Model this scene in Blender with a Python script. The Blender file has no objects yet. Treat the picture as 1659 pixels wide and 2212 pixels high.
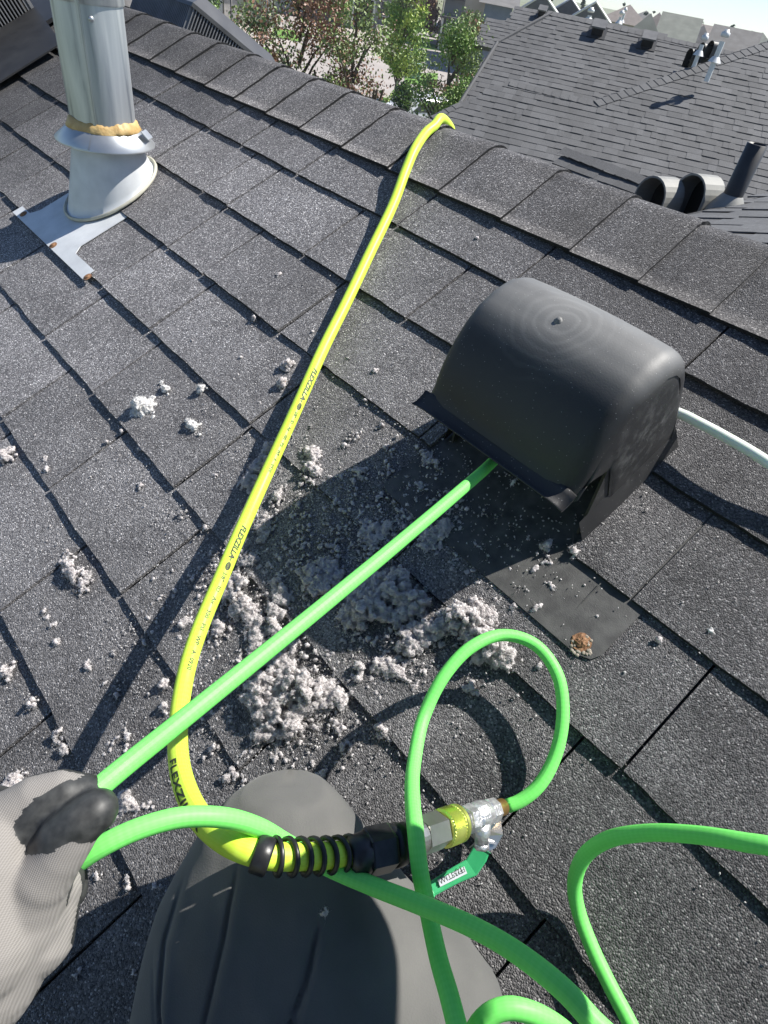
import bpy, bmesh, math, random
import numpy as np
from mathutils import Vector, Matrix, noise
random.seed(7); np.random.seed(7)
S_ = bpy.context.scene
COL = S_.collection

# ------------------------------------------------------------------ camera, light, exposure
F = 1317.42                      # focal length in pixels of a 1659 x 2212 picture
CAMZ = 5.2
CAM = np.array([0, 0, CAMZ])
R = np.array([[0.6488768, -0.5755618, 0.4976821], [0.7471863, 0.3583951, -0.5597014], [0.1437759, 0.7350385, 0.6626062]])
cam_d = bpy.data.cameras.new('camera'); cam = bpy.data.objects.new('camera', cam_d); COL.objects.link(cam)
cam_d.sensor_fit = 'VERTICAL'; cam_d.sensor_height = 36; cam_d.sensor_width = 27
cam_d.lens = 36 * F / 2212; cam_d.clip_start = 0.02; cam_d.clip_end = 3000
cam.matrix_world = Matrix([list(R[i]) + [CAM[i]] for i in range(3)] + [[0, 0, 0, 1]])
S_.camera = cam
SUN_AZ, SUN_EL = math.radians(66.5), math.radians(52)
SUN = Vector((math.cos(SUN_EL) * math.cos(SUN_AZ), math.cos(SUN_EL) * math.sin(SUN_AZ), math.sin(SUN_EL)))
w = bpy.data.worlds.new('World'); S_.world = w; w.use_nodes = True
nt = w.node_tree; bg = nt.nodes['Background']
sky = nt.nodes.new('ShaderNodeTexSky'); sky.sky_type = 'NISHITA'; sky.sun_disc = False
sky.sun_elevation = SUN_EL; sky.sun_rotation = math.pi / 2 - SUN_AZ
sky.air_density = .7; sky.dust_density = .1; sky.ozone_density = 3.5
nt.links.new(sky.outputs[0], bg.inputs[0]); bg.inputs[1].default_value = 0.082
sd = bpy.data.lights.new('sun', 'SUN'); sd.energy = 4.7; sd.angle = math.radians(0.55); sd.color = (1.0, 0.96, 0.9)
so = bpy.data.objects.new('sun', sd); COL.objects.link(so); so.rotation_euler = SUN.to_track_quat('Z', 'Y').to_euler()
S_.view_settings.view_transform = 'Standard'; S_.view_settings.look = 'None'
S_.view_settings.exposure = 0.83; S_.view_settings.gamma = 1; S_.view_settings.use_curve_mapping = False

# ------------------------------------------------------------------ helpers: frames
TH = math.radians(28.0566); H0 = 0.66508; SLOPE0 = 0.53579
UPS = np.array([0, math.cos(TH), math.sin(TH)]); NRM = np.array([0, -math.sin(TH), math.cos(TH)])
def RP(x, s, h=0.0):             # roof coordinates: along the ridge, up the slope, above the surface
    return Vector(CAM + np.array([x, 0, 0]) + UPS * (s + SLOPE0) + NRM * (h - H0))
def ray(px, py):
    return R @ np.array([(px - 829.5) / F, -(py - 1106.) / F, -1.])
def at(px, py, d):               # world point at depth d
    return Vector(CAM + ray(px, py) * d)
def roof(px, py, h=0.0):
    d = ray(px, py); t = -(H0 - h) / (d @ NRM); P = d * t
    return P[0], P @ UPS - SLOPE0
def gp(px, py, z=0.0):
    d = ray(px, py); return Vector(CAM + d * ((z - CAMZ) / d[2]))

# ------------------------------------------------------------------ helpers: objects
def obj(name, verts, faces, mat=None, parent=None, smooth=False, uvs=None, attr=None, mats=None, midx=None):
    me = bpy.data.meshes.new(name)
    me.from_pydata([tuple(v) for v in verts], [], faces)
    if uvs is not None:
        l = me.uv_layers.new(name='UVMap')
        idx = np.zeros(len(me.loops), dtype=np.int32); me.loops.foreach_get('vertex_index', idx)
        l.data.foreach_set('uv', np.asarray(uvs, dtype=np.float32)[idx].ravel())
    if attr is not None:
        a = me.attributes.new('tone', 'FLOAT', 'POINT'); a.data.foreach_set('value', np.asarray(attr, dtype=np.float32))
    me.update()
    if smooth: me.polygons.foreach_set('use_smooth', [True] * len(me.polygons))
    if mat: me.materials.append(mat)
    if mats:
        for m in mats: me.materials.append(m)
        if midx is not None: me.polygons.foreach_set('material_index', midx)
    o = bpy.data.objects.new(name, me); COL.objects.link(o)
    if parent: o.parent = parent
    return o
def tag(o, label=None, cat=None, group=None, kind=None):
    if label: o['label'] = label
    if cat: o['category'] = cat
    if group: o['group'] = group
    if kind: o['kind'] = kind
    return o
def empty(name, loc=(0, 0, 0), rz=0, label=None, cat=None, group=None):
    o = bpy.data.objects.new(name, None); COL.objects.link(o); o.location = loc; o.rotation_euler = (0, 0, rz)
    o.empty_display_size = .1
    return tag(o, label, cat, group)
def inst(name, me, parent, M):
    o = bpy.data.objects.new(name, me); COL.objects.link(o); o.parent = parent; o.matrix_local = M
    return o
class MB:                        # collects shapes for ONE mesh
    def __init__(s): s.v = []; s.f = []; s.a = []; s.uv = []
    def add(s, v, f, a=0.5):
        k = len(s.v); s.v += [Vector(p) for p in v]; s.f += [tuple(i + k for i in q) for q in f]; s.a += [a] * len(v)
    def box(s, c, sx, sy, sz, M=None, a=.5):
        vs = [Vector((x * sx / 2, y * sy / 2, z * sz / 2)) for x in (-1, 1) for y in (-1, 1) for z in (-1, 1)]
        if M is not None: vs = [M @ p for p in vs]
        c = Vector(c); s.add([c + p for p in vs], [(0, 1, 3, 2), (4, 6, 7, 5), (0, 4, 5, 1), (2, 3, 7, 6), (0, 2, 6, 4), (1, 5, 7, 3)], a)
    def bounds(s, x0, x1, y0, y1, z0, z1, a=.5): s.box(((x0+x1)/2, (y0+y1)/2, (z0+z1)/2), x1-x0, y1-y0, z1-z0, a=a)
    def prism(s, poly, off, a=.5):       # closed polygon (world) swept by vector off
        n = len(poly); off = Vector(off); vs = [Vector(p) for p in poly] + [Vector(p) + off for p in poly]
        s.add(vs, [tuple(range(n))[::-1], tuple(range(n, 2 * n))] + [(i, (i + 1) % n, n + (i + 1) % n, n + i) for i in range(n)], a)
    def tube(s, pts, rad, n=8, cap=True, a=.5):
        v, f, _, _ = tube_data(pts, rad, n, cap); s.add(v, f, a)
    def build(s, name, mat, parent=None, smooth=False):
        return obj(name, s.v, s.f, mat, parent, smooth, attr=s.a)
def frames(pts):
    pts = [Vector(p) for p in pts]; n = len(pts); T = []
    for i in range(n):
        t = (pts[min(i + 1, n - 1)] - pts[max(i - 1, 0)]); T.append(t.normalized())
    a = Vector((0, 0, 1)) if abs(T[0].z) < .9 else Vector((1, 0, 0))
    N = (a - T[0] * a.dot(T[0])).normalized(); out = []
    for i in range(n):
        N = (N - T[i] * N.dot(T[i])).normalized(); out.append((T[i], N, T[i].cross(N)))
    return out
def tube_data(pts, rad, n=8, cap=True):
    pts = [Vector(p) for p in pts]; fr = frames(pts); v = []; uv = []; L = 0
    for i, p in enumerate(pts):
        if i: L += (p - pts[i - 1]).length
        r = rad[i] if hasattr(rad, '__len__') else rad
        for k in range(n + 1):
            a = 2 * math.pi * k / n
            v.append(p + (fr[i][1] * math.cos(a) + fr[i][2] * math.sin(a)) * r); uv.append((L, k / n))
    f = [(i * (n + 1) + k, i * (n + 1) + k + 1, (i + 1) * (n + 1) + k + 1, (i + 1) * (n + 1) + k) for i in range(len(pts) - 1) for k in range(n)]
    if cap:
        f.append(tuple(range(n))[::-1]); m = (len(pts) - 1) * (n + 1); f.append(tuple(range(m, m + n)))
    return v, f, uv, fr
def spline(P, step=.004):
    P = [Vector(p) for p in P]; P = [P[0] * 2 - P[1]] + P + [P[-1] * 2 - P[-2]]; out = []
    for i in range(1, len(P) - 2):
        a, b, c, d = P[i - 1:i + 3]
        t0 = 0; t1 = t0 + max((b - a).length, 1e-5) ** .5; t2 = t1 + max((c - b).length, 1e-5) ** .5; t3 = t2 + max((d - c).length, 1e-5) ** .5
        m = max(2, int((c - b).length / step))
        for k in range(m):
            t = t1 + (t2 - t1) * k / m
            A1 = a * ((t1 - t) / (t1 - t0)) + b * ((t - t0) / (t1 - t0)); A2 = b * ((t2 - t) / (t2 - t1)) + c * ((t - t1) / (t2 - t1)); A3 = c * ((t3 - t) / (t3 - t2)) + d * ((t - t2) / (t3 - t2))
            B1 = A1 * ((t2 - t) / (t2 - t0)) + A2 * ((t - t0) / (t2 - t0)); B2 = A2 * ((t3 - t) / (t3 - t1)) + A3 * ((t - t1) / (t3 - t1))
            out.append(B1 * ((t2 - t) / (t2 - t1)) + B2 * ((t - t1) / (t2 - t1)))
    out.append(P[-2]); return out
def lathe(prof, origin, axis, n=32, ref=None, cap=True):     # prof: (distance along axis, radius)
    o = Vector(origin); ax = Vector(axis).normalized(); r0 = Vector(ref) if ref else (Vector((0, 0, 1)) if abs(ax.z) < .9 else Vector((1, 0, 0)))
    N = (r0 - ax * r0.dot(ax)).normalized(); B = ax.cross(N); v = []; f = []
    for (d, r) in prof:
        for k in range(n):
            a = 2 * math.pi * k / n; v.append(o + ax * d + (N * math.cos(a) + B * math.sin(a)) * r)
    m = len(prof)
    f = [(i * n + k, i * n + (k + 1) % n, (i + 1) * n + (k + 1) % n, (i + 1) * n + k) for i in range(m - 1) for k in range(n)]
    if cap: f += [tuple(range(n))[::-1], tuple(range((m - 1) * n, m * n))]
    return v, f
def fuse(parts, voxel, smooth_it=6):      # parts: list of (verts, faces); voxel remesh into one continuous surface
    v = []; f = []
    for pv, pf in parts:
        k = len(v); v += list(pv); f += [tuple(i + k for i in q) for q in pf]
    o = obj('tmp', v, f); m = o.modifiers.new('r', 'REMESH'); m.mode = 'VOXEL'; m.voxel_size = voxel
    m2 = o.modifiers.new('s', 'SMOOTH'); m2.iterations = smooth_it; m2.factor = .6
    dg = bpy.context.evaluated_depsgraph_get(); e = o.evaluated_get(dg); me = bpy.data.meshes.new_from_object(e)
    bpy.data.objects.remove(o); return me
def capsule(a, b, ra, rb, n=14):
    a = Vector(a); b = Vector(b); ax = (b - a); L = ax.length; ax.normalize(); prof = []
    for k in range(7):
        t = math.pi / 2 * k / 6; prof.append((-ra * math.cos(t), max(ra * math.sin(t), 1e-5)))
    for k in range(7):
        t = math.pi / 2 * k / 6; prof.append((L + rb * math.sin(t), max(rb * math.cos(t), 1e-5)))
    return lathe(prof, a, ax, n)
def chain(pts, radii, n=14):
    out = []
    for i in range(len(pts) - 1): out.append(capsule(pts[i], pts[i + 1], radii[i], radii[i + 1], n))
    return out

# ------------------------------------------------------------------ materials
def new_mat(name, color=(.5, .5, .5), rough=.6, metal=0.0, spec=None):
    m = bpy.data.materials.new(name); m.use_nodes = True; b = m.node_tree.nodes['Principled BSDF']
    b.inputs['Base Color'].default_value = (*color, 1); b.inputs['Roughness'].default_value = rough; b.inputs['Metallic'].default_value = metal
    if spec is not None: b.inputs['Specular IOR Level'].default_value = spec
    return m, m.node_tree, b
def N(nt, t, **kw):
    n = nt.nodes.new(t)
    for k, v in kw.items():
        if k.startswith('i_'): n.inputs[k[2:].replace('_', ' ')].default_value = v
        else: setattr(n, k, v)
    return n
def ramp(nt, stops, interp='LINEAR'):
    r = nt.nodes.new('ShaderNodeValToRGB'); r.color_ramp.interpolation = interp; e = r.color_ramp.elements
    while len(e) < len(stops): e.new(.5)
    for el, (p, c) in zip(e, stops): el.position = p; el.color = (*c, 1) if len(c) == 3 else c
    return r
def noisy(name, c1, c2, scale=8, rough=.7, metal=0, bump=.2, detail=6, bscale=None, dist=.002, spec=None, coords='Object', rr=None):
    m, nt, b = new_mat(name, c1, rough, metal, spec); L = nt.links.new
    tc = N(nt, 'ShaderNodeTexCoord'); n1 = N(nt, 'ShaderNodeTexNoise'); n1.inputs['Scale'].default_value = scale; n1.inputs['Detail'].default_value = detail
    L(tc.outputs[coords], n1.inputs['Vector']); r = ramp(nt, [(.3, c1), (.7, c2)]); L(n1.outputs['Fac'], r.inputs[0]); L(r.outputs[0], b.inputs['Base Color'])
    if bump:
        n2 = N(nt, 'ShaderNodeTexNoise'); n2.inputs['Scale'].default_value = bscale or scale * 6; n2.inputs['Detail'].default_value = 5; L(tc.outputs[coords], n2.inputs['Vector'])
        bp = N(nt, 'ShaderNodeBump'); bp.inputs['Strength'].default_value = bump; bp.inputs['Distance'].default_value = dist; L(n2.outputs['Fac'], bp.inputs['Height']); L(bp.outputs[0], b.inputs['Normal'])
    if rr:
        mr = N(nt, 'ShaderNodeMapRange'); mr.inputs['To Min'].default_value = rr[0]; mr.inputs['To Max'].default_value = rr[1]; L(n1.outputs['Fac'], mr.inputs['Value']); L(mr.outputs[0], b.inputs['Roughness'])
    return m
def granule_mat(name, gscale=640, tint=(1, 1, 1.03), gain=1.0, dust=True, bump=1.0, use_attr=False):
    m, nt, b = new_mat(name, (.08, .08, .085), .78); L = nt.links.new
    b.inputs['Specular IOR Level'].default_value = .45
    geo = N(nt, 'ShaderNodeNewGeometry')
    v = N(nt, 'ShaderNodeTexVoronoi'); v.inputs['Scale'].default_value = gscale; L(geo.outputs['Position'], v.inputs['Vector'])
    sep = N(nt, 'ShaderNodeSeparateColor'); L(v.outputs['Color'], sep.inputs[0])
    r = ramp(nt, [(0, (.016, .016, .018)), (.35, (.040, .040, .043)), (.72, (.072, .072, .076)), (.93, (.12, .12, .124)), (1, (.27, .27, .275))])
    L(sep.outputs[0], r.inputs[0])
    # broad mottling and per piece tone
    n1 = N(nt, 'ShaderNodeTexNoise'); n1.inputs['Scale'].default_value = 9 if gscale > 300 else .8; n1.inputs['Detail'].default_value = 5; L(geo.outputs['Position'], n1.inputs['Vector'])
    mr = N(nt, 'ShaderNodeMapRange'); mr.inputs['From Min'].default_value = .3; mr.inputs['From Max'].default_value = .7; mr.inputs['To Min'].default_value = .78 * gain; mr.inputs['To Max'].default_value = 1.2 * gain; L(n1.outputs['Fac'], mr.inputs['Value'])
    if use_attr:
        at_ = N(nt, 'ShaderNodeAttribute'); at_.attribute_name = 'tone'; src = at_.outputs['Fac']
        oi = N(nt, 'ShaderNodeObjectInfo')
    else:
        oi = N(nt, 'ShaderNodeObjectInfo'); src = oi.outputs['Random']
    m2 = N(nt, 'ShaderNodeMapRange'); m2.inputs['To Min'].default_value = .62 if use_attr else .83; m2.inputs['To Max'].default_value = 1.4 if use_attr else 1.17; L(src, m2.inputs['Value'])
    mul = N(nt, 'ShaderNodeMath'); mul.operation = 'MULTIPLY'; L(mr.outputs[0], mul.inputs[0]); L(m2.outputs[0], mul.inputs[1])
    if dust:   # backscatter and lens falloff painted in, plus dust: bright left, darker lower right
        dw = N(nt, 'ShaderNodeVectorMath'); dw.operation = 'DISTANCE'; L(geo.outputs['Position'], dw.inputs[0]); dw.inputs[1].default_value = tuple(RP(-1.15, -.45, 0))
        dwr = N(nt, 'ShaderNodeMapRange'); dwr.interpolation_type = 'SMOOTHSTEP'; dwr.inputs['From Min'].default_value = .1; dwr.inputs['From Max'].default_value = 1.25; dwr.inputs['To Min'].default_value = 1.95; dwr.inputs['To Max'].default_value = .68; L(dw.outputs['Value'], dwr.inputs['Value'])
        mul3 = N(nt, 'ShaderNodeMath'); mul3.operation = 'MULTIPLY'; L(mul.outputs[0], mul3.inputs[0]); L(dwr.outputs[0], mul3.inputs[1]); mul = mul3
    vm = N(nt, 'ShaderNodeVectorMath'); vm.operation = 'SCALE'; L(r.outputs[0], vm.inputs[0]); L(mul.outputs[0], vm.inputs['Scale'])
    vt = N(nt, 'ShaderNodeVectorMath'); vt.operation = 'MULTIPLY'; L(vm.outputs[0], vt.inputs[0]); vt.inputs[1].default_value = tint
    out = vt.outputs[0]
    if dust:       # pale lint dust caught between the granules, thickest below the vent
        mp = N(nt, 'ShaderNodeVectorMath'); mp.operation = 'DISTANCE'; L(geo.outputs['Position'], mp.inputs[0]); mp.inputs[1].default_value = tuple(RP(-.42, -.55, 0))
        dr = N(nt, 'ShaderNodeMapRange'); dr.inputs['From Min'].default_value = .05; dr.inputs['From Max'].default_value = .75; dr.inputs['To Min'].default_value = 1.1; dr.inputs['To Max'].default_value = 0; L(mp.outputs['Value'], dr.inputs['Value'])
        n3 = N(nt, 'ShaderNodeTexNoise'); n3.inputs['Scale'].default_value = 14; n3.inputs['Detail'].default_value = 9; n3.inputs['Roughness'].default_value = .7; L(geo.outputs['Position'], n3.inputs['Vector'])
        nr = N(nt, 'ShaderNodeMapRange'); nr.inputs['From Min'].default_value = .38; nr.inputs['From Max'].default_value = .7; L(n3.outputs['Fac'], nr.inputs['Value'])
        n4 = N(nt, 'ShaderNodeTexNoise'); n4.inputs['Scale'].default_value = 420; n4.inputs['Detail'].default_value = 3; L(geo.outputs['Position'], n4.inputs['Vector'])
        nr4 = N(nt, 'ShaderNodeMapRange'); nr4.inputs['From Min'].default_value = .4; nr4.inputs['From Max'].default_value = .65; L(n4.outputs['Fac'], nr4.inputs['Value'])
        mm = N(nt, 'ShaderNodeMath'); mm.operation = 'MULTIPLY'; L(dr.outputs[0], mm.inputs[0]); L(nr.outputs[0], mm.inputs[1])
        mm2 = N(nt, 'ShaderNodeMath'); mm2.operation = 'MULTIPLY'; L(mm.outputs[0], mm2.inputs[0]); L(nr4.outputs[0], mm2.inputs[1])
        mx = N(nt, 'ShaderNodeMix'); mx.data_type = 'RGBA'; L(mm2.outputs[0], mx.inputs['Factor']); L(out, mx.inputs['A']); mx.inputs['B'].default_value = (.36, .35, .35, 1)
        out = mx.outputs['Result']
    L(out, b.inputs['Base Color'])
    if bump:
        dsq = N(nt, 'ShaderNodeMath'); dsq.operation = 'MULTIPLY_ADD'; L(sep.outputs[1], dsq.inputs[0]); dsq.inputs[1].default_value = .8
        inv = N(nt, 'ShaderNodeMath'); inv.operation = 'SUBTRACT'; inv.inputs[0].default_value = 1; L(v.outputs['Distance'], inv.inputs[1]); L(inv.outputs[0], dsq.inputs[2])
        bp = N(nt, 'ShaderNodeBump'); bp.inputs['Strength'].default_value = bump; bp.inputs['Distance'].default_value = 1.0 / gscale * .9; L(dsq.outputs[0], bp.inputs['Height']); L(bp.outputs[0], b.inputs['Normal'])
    return m
def cell_mat(name, colors, scale=600, rough=.6): return noisy(name, colors[0], colors[1], scale, rough)

M = {}
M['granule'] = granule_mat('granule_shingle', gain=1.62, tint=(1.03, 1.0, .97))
def far_mat():
    m, nt, b = new_mat('far_shingle', (.1, .1, .1), .85); L = nt.links.new
    geo = N(nt, 'ShaderNodeNewGeometry'); n1 = N(nt, 'ShaderNodeTexNoise'); n1.inputs['Scale'].default_value = 90; n1.inputs['Detail'].default_value = 4; L(geo.outputs['Position'], n1.inputs['Vector'])
    n2 = N(nt, 'ShaderNodeTexNoise'); n2.inputs['Scale'].default_value = 1.3; n2.inputs['Detail'].default_value = 6; L(geo.outputs['Position'], n2.inputs['Vector'])
    A = N(nt, 'ShaderNodeAttribute'); A.attribute_name = 'tone'
    m1 = N(nt, 'ShaderNodeMapRange'); m1.inputs['To Min'].default_value = .86; m1.inputs['To Max'].default_value = 1.16; L(A.outputs['Fac'], m1.inputs['Value'])
    m2 = N(nt, 'ShaderNodeMapRange'); m2.inputs['From Min'].default_value = .3; m2.inputs['From Max'].default_value = .7; m2.inputs['To Min'].default_value = .75; m2.inputs['To Max'].default_value = 1.25; L(n1.outputs['Fac'], m2.inputs['Value'])
    m3 = N(nt, 'ShaderNodeMapRange'); m3.inputs['From Min'].default_value = .3; m3.inputs['From Max'].default_value = .7; m3.inputs['To Min'].default_value = .88; m3.inputs['To Max'].default_value = 1.12; L(n2.outputs['Fac'], m3.inputs['Value'])
    a = N(nt, 'ShaderNodeMath'); a.operation = 'MULTIPLY'; L(m1.outputs[0], a.inputs[0]); L(m2.outputs[0], a.inputs[1]); c = N(nt, 'ShaderNodeMath'); c.operation = 'MULTIPLY'; L(a.outputs[0], c.inputs[0]); L(m3.outputs[0], c.inputs[1])
    v = N(nt, 'ShaderNodeVectorMath'); v.operation = 'SCALE'; v.inputs[0].default_value = (.094, .095, .098); L(c.outputs[0], v.inputs['Scale']); L(v.outputs[0], b.inputs['Base Color'])
    bp = N(nt, 'ShaderNodeBump'); bp.inputs['Strength'].default_value = .3; bp.inputs['Distance'].default_value = .004; L(n1.outputs['Fac'], bp.inputs['Height']); L(bp.outputs[0], b.inputs['Normal']); return m
M['granule_far'] = far_mat()
M['butt'] = noisy('asphalt_edge', (.006, .006, .007), (.02, .02, .02), 300, .9, bump=.5, dist=.001)
M['galv'] = noisy('galvanised_steel', (.42, .44, .45), (.56, .58, .59), 14, .42, .75, bump=.12, bscale=60, dist=.001, rr=(.3, .5))
M['galv_dull'] = noisy('weathered_galvanised', (.52, .54, .55), (.66, .68, .69), 25, .5, .12, bump=.15, bscale=220, dist=.0006)
M['black_plastic'] = noisy('black_plastic', (.018, .018, .019), (.032, .032, .032), 20, .5, bump=.1, bscale=500, dist=.0006)
M['dark_in'] = new_mat('dark_opening', (.01, .01, .011), .8)[0]
M['lint'] = noisy('dryer_lint', (.42, .385, .385), (.64, .60, .595), 90, .95, bump=.9, bscale=900, dist=.002, spec=.1, coords='Object')

def lint_mat(name, c1, c2):
    m = noisy(name, c1, c2, 120, .95, bump=.7, bscale=1400, dist=.0015, spec=.08); b = m.node_tree.nodes['Principled BSDF']
    b.inputs['Subsurface Weight'].default_value = .85; b.inputs['Subsurface Radius'].default_value = (.006, .0057, .0057); b.inputs['Subsurface Scale'].default_value = 1.0; return m
M['lint'] = lint_mat('dryer_lint', (.40, .372, .37), (.58, .545, .535))
M['lint_pale'] = noisy('pale_lint', (.62, .61, .60), (.8, .79, .77), 90, .95, bump=.9, bscale=900, dist=.002, spec=.1)
M['rust'] = noisy('rusty_screw', (.16, .07, .03), (.38, .22, .12), 500, .8, .3, bump=.6, dist=.0006)
M['white_paint'] = noisy('white_trim', (.7, .7, .68), (.8, .8, .78), 3, .5, bump=0)

# pipe steel: vertical streaks and smears
def pipe_mat():
    m, nt, b = new_mat('pipe_steel', (.5, .5, .5), .4, .7); L = nt.links.new
    tc = N(nt, 'ShaderNodeTexCoord'); mp = N(nt, 'ShaderNodeMapping'); mp.inputs['Scale'].default_value = (38, 38, 3.5); L(tc.outputs['Object'], mp.inputs[0])
    n1 = N(nt, 'ShaderNodeTexNoise'); n1.inputs['Scale'].default_value = 1; n1.inputs['Detail'].default_value = 7; n1.inputs['Distortion'].default_value = .6; L(mp.outputs[0], n1.inputs['Vector'])
    r = ramp(nt, [(.3, (.17, .19, .23)), (.45, (.42, .45, .47)), (.7, (.62, .64, .63))]); L(n1.outputs['Fac'], r.inputs[0]); L(r.outputs[0], b.inputs['Base Color'])
    mr = N(nt, 'ShaderNodeMapRange'); mr.inputs['To Min'].default_value = .28; mr.inputs['To Max'].default_value = .6; L(n1.outputs['Fac'], mr.inputs['Value']); L(mr.outputs[0], b.inputs['Roughness'])
    bp = N(nt, 'ShaderNodeBump'); bp.inputs['Strength'].default_value = .25; bp.inputs['Distance'].default_value = .0012; L(n1.outputs['Fac'], bp.inputs['Height']); L(bp.outputs[0], b.inputs['Normal'])
    return m
M['pipe'] = pipe_mat()
M['sealant'] = noisy('orange_sealant', (.42, .25, .08), (.58, .42, .18), 60, .55, bump=.5, bscale=200, dist=.002)
def hood_mat():       # black moulded plastic with dust specks and a pale top, chalky film plus painted grazing sheen, with swirl marks round the moulding gate
    m, nt, b = new_mat('hood_plastic', (.02, .02, .021), .42); L = nt.links.new
    geo = N(nt, 'ShaderNodeNewGeometry')
    n1 = N(nt, 'ShaderNodeTexNoise'); n1.inputs['Scale'].default_value = 11; n1.inputs['Detail'].default_value = 8; L(geo.outputs['Position'], n1.inputs['Vector'])
    r = ramp(nt, [(.3, (.015, .015, .016)), (.75, (.030, .030, .030))]); L(n1.outputs['Fac'], r.inputs[0])
    v = N(nt, 'ShaderNodeTexVoronoi'); v.inputs['Scale'].default_value = 250; v.inputs['Randomness'].default_value = 1; L(geo.outputs['Position'], v.inputs['Vector'])
    sp = N(nt, 'ShaderNodeMapRange'); sp.inputs['From Min'].default_value = .05; sp.inputs['From Max'].default_value = .13; sp.inputs['To Min'].default_value = .55; sp.inputs['To Max'].default_value = 0; L(v.outputs['Distance'], sp.inputs['Value'])
    se = N(nt, 'ShaderNodeSeparateColor'); L(v.outputs['Color'], se.inputs[0]); th_ = N(nt, 'ShaderNodeMath'); th_.operation = 'GREATER_THAN'; th_.inputs[1].default_value = .45; L(se.outputs[0], th_.inputs[0])
    mm = N(nt, 'ShaderNodeMath'); mm.operation = 'MULTIPLY'; L(sp.outputs[0], mm.inputs[0]); L(th_.outputs[0], mm.inputs[1])
    d = N(nt, 'ShaderNodeVectorMath'); d.operation = 'DISTANCE'; L(geo.outputs['Position'], d.inputs[0]); d.inputs[1].default_value = tuple(RP(-.305, -.165, .185))
    wv = N(nt, 'ShaderNodeMath'); wv.operation = 'MULTIPLY'; L(d.outputs['Value'], wv.inputs[0]); wv.inputs[1].default_value = 520
    nz = N(nt, 'ShaderNodeMath'); nz.operation = 'MULTIPLY_ADD'; L(n1.outputs['Fac'], nz.inputs[0]); nz.inputs[1].default_value = 26; L(wv.outputs[0], nz.inputs[2])
    sn = N(nt, 'ShaderNodeMath'); sn.operation = 'SINE'; L(nz.outputs[0], sn.inputs[0])
    fall = N(nt, 'ShaderNodeMapRange'); fall.inputs['From Min'].default_value = .01; fall.inputs['From Max'].default_value = .075; fall.inputs['To Min'].default_value = .10; fall.inputs['To Max'].default_value = 0; L(d.outputs['Value'], fall.inputs['Value'])
    sm = N(nt, 'ShaderNodeMath'); sm.operation = 'MULTIPLY'; L(sn.outputs[0], sm.inputs[0]); L(fall.outputs[0], sm.inputs[1]); sm.use_clamp = True
    ad = N(nt, 'ShaderNodeMath'); ad.operation = 'ADD'; L(mm.outputs[0], ad.inputs[0]); L(sm.outputs[0], ad.inputs[1]); ad.use_clamp = True
    d2 = N(nt, 'ShaderNodeVectorMath'); d2.operation = 'DISTANCE'; L(geo.outputs['Position'], d2.inputs[0]); d2.inputs[1].default_value = tuple(RP(-.186, -.165, .09))
    f2 = N(nt, 'ShaderNodeMapRange'); f2.inputs['From Min'].default_value = .02; f2.inputs['From Max'].default_value = .085; f2.inputs['To Min'].default_value = 1; f2.inputs['To Max'].default_value = 0; L(d2.outputs['Value'], f2.inputs['Value'])
    n5 = N(nt, 'ShaderNodeTexNoise'); n5.inputs['Scale'].default_value = 45; n5.inputs['Detail'].default_value = 12; n5.inputs['Roughness'].default_value = .75; L(geo.outputs['Position'], n5.inputs['Vector'])
    f3 = N(nt, 'ShaderNodeMapRange'); f3.inputs['From Min'].default_value = .48; f3.inputs['From Max'].default_value = .72; f3.inputs['To Max'].default_value = .28; L(n5.outputs['Fac'], f3.inputs['Value'])
    m5 = N(nt, 'ShaderNodeMath'); m5.operation = 'MULTIPLY'; L(f2.outputs[0], m5.inputs[0]); L(f3.outputs[0], m5.inputs[1])
    ad2 = N(nt, 'ShaderNodeMath'); ad2.operation = 'ADD'; ad2.use_clamp = True; L(ad.outputs[0], ad2.inputs[0]); L(m5.outputs[0], ad2.inputs[1]); ad = ad2
    mx = N(nt, 'ShaderNodeMix'); mx.data_type = 'RGBA'; L(ad.outputs[0], mx.inputs['Factor']); L(r.outputs[0], mx.inputs['A']); mx.inputs['B'].default_value = (.5, .5, .48, 1)
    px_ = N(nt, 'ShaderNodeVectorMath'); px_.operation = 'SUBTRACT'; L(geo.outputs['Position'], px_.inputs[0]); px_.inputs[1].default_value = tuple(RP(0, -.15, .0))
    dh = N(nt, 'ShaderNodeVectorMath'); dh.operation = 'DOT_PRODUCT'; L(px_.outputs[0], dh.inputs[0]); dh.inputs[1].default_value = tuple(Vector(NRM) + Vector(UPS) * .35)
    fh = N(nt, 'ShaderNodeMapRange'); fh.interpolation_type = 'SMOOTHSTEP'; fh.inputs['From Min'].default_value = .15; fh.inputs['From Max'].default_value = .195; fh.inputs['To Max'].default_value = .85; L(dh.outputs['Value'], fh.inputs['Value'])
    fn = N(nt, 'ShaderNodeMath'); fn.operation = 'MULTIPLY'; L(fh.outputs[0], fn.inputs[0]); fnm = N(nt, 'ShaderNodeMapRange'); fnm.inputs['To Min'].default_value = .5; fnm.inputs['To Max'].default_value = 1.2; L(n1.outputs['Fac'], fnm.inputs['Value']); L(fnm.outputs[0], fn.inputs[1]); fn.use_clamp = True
    m9 = N(nt, 'ShaderNodeMix'); m9.data_type = 'RGBA'; L(fn.outputs[0], m9.inputs['Factor']); L(r.outputs[0], m9.inputs['A']); m9.inputs['B'].default_value = (.23, .23, .22, 1); L(m9.outputs['Result'], mx.inputs['A']); L(mx.outputs['Result'], b.inputs['Base Color'])
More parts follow.
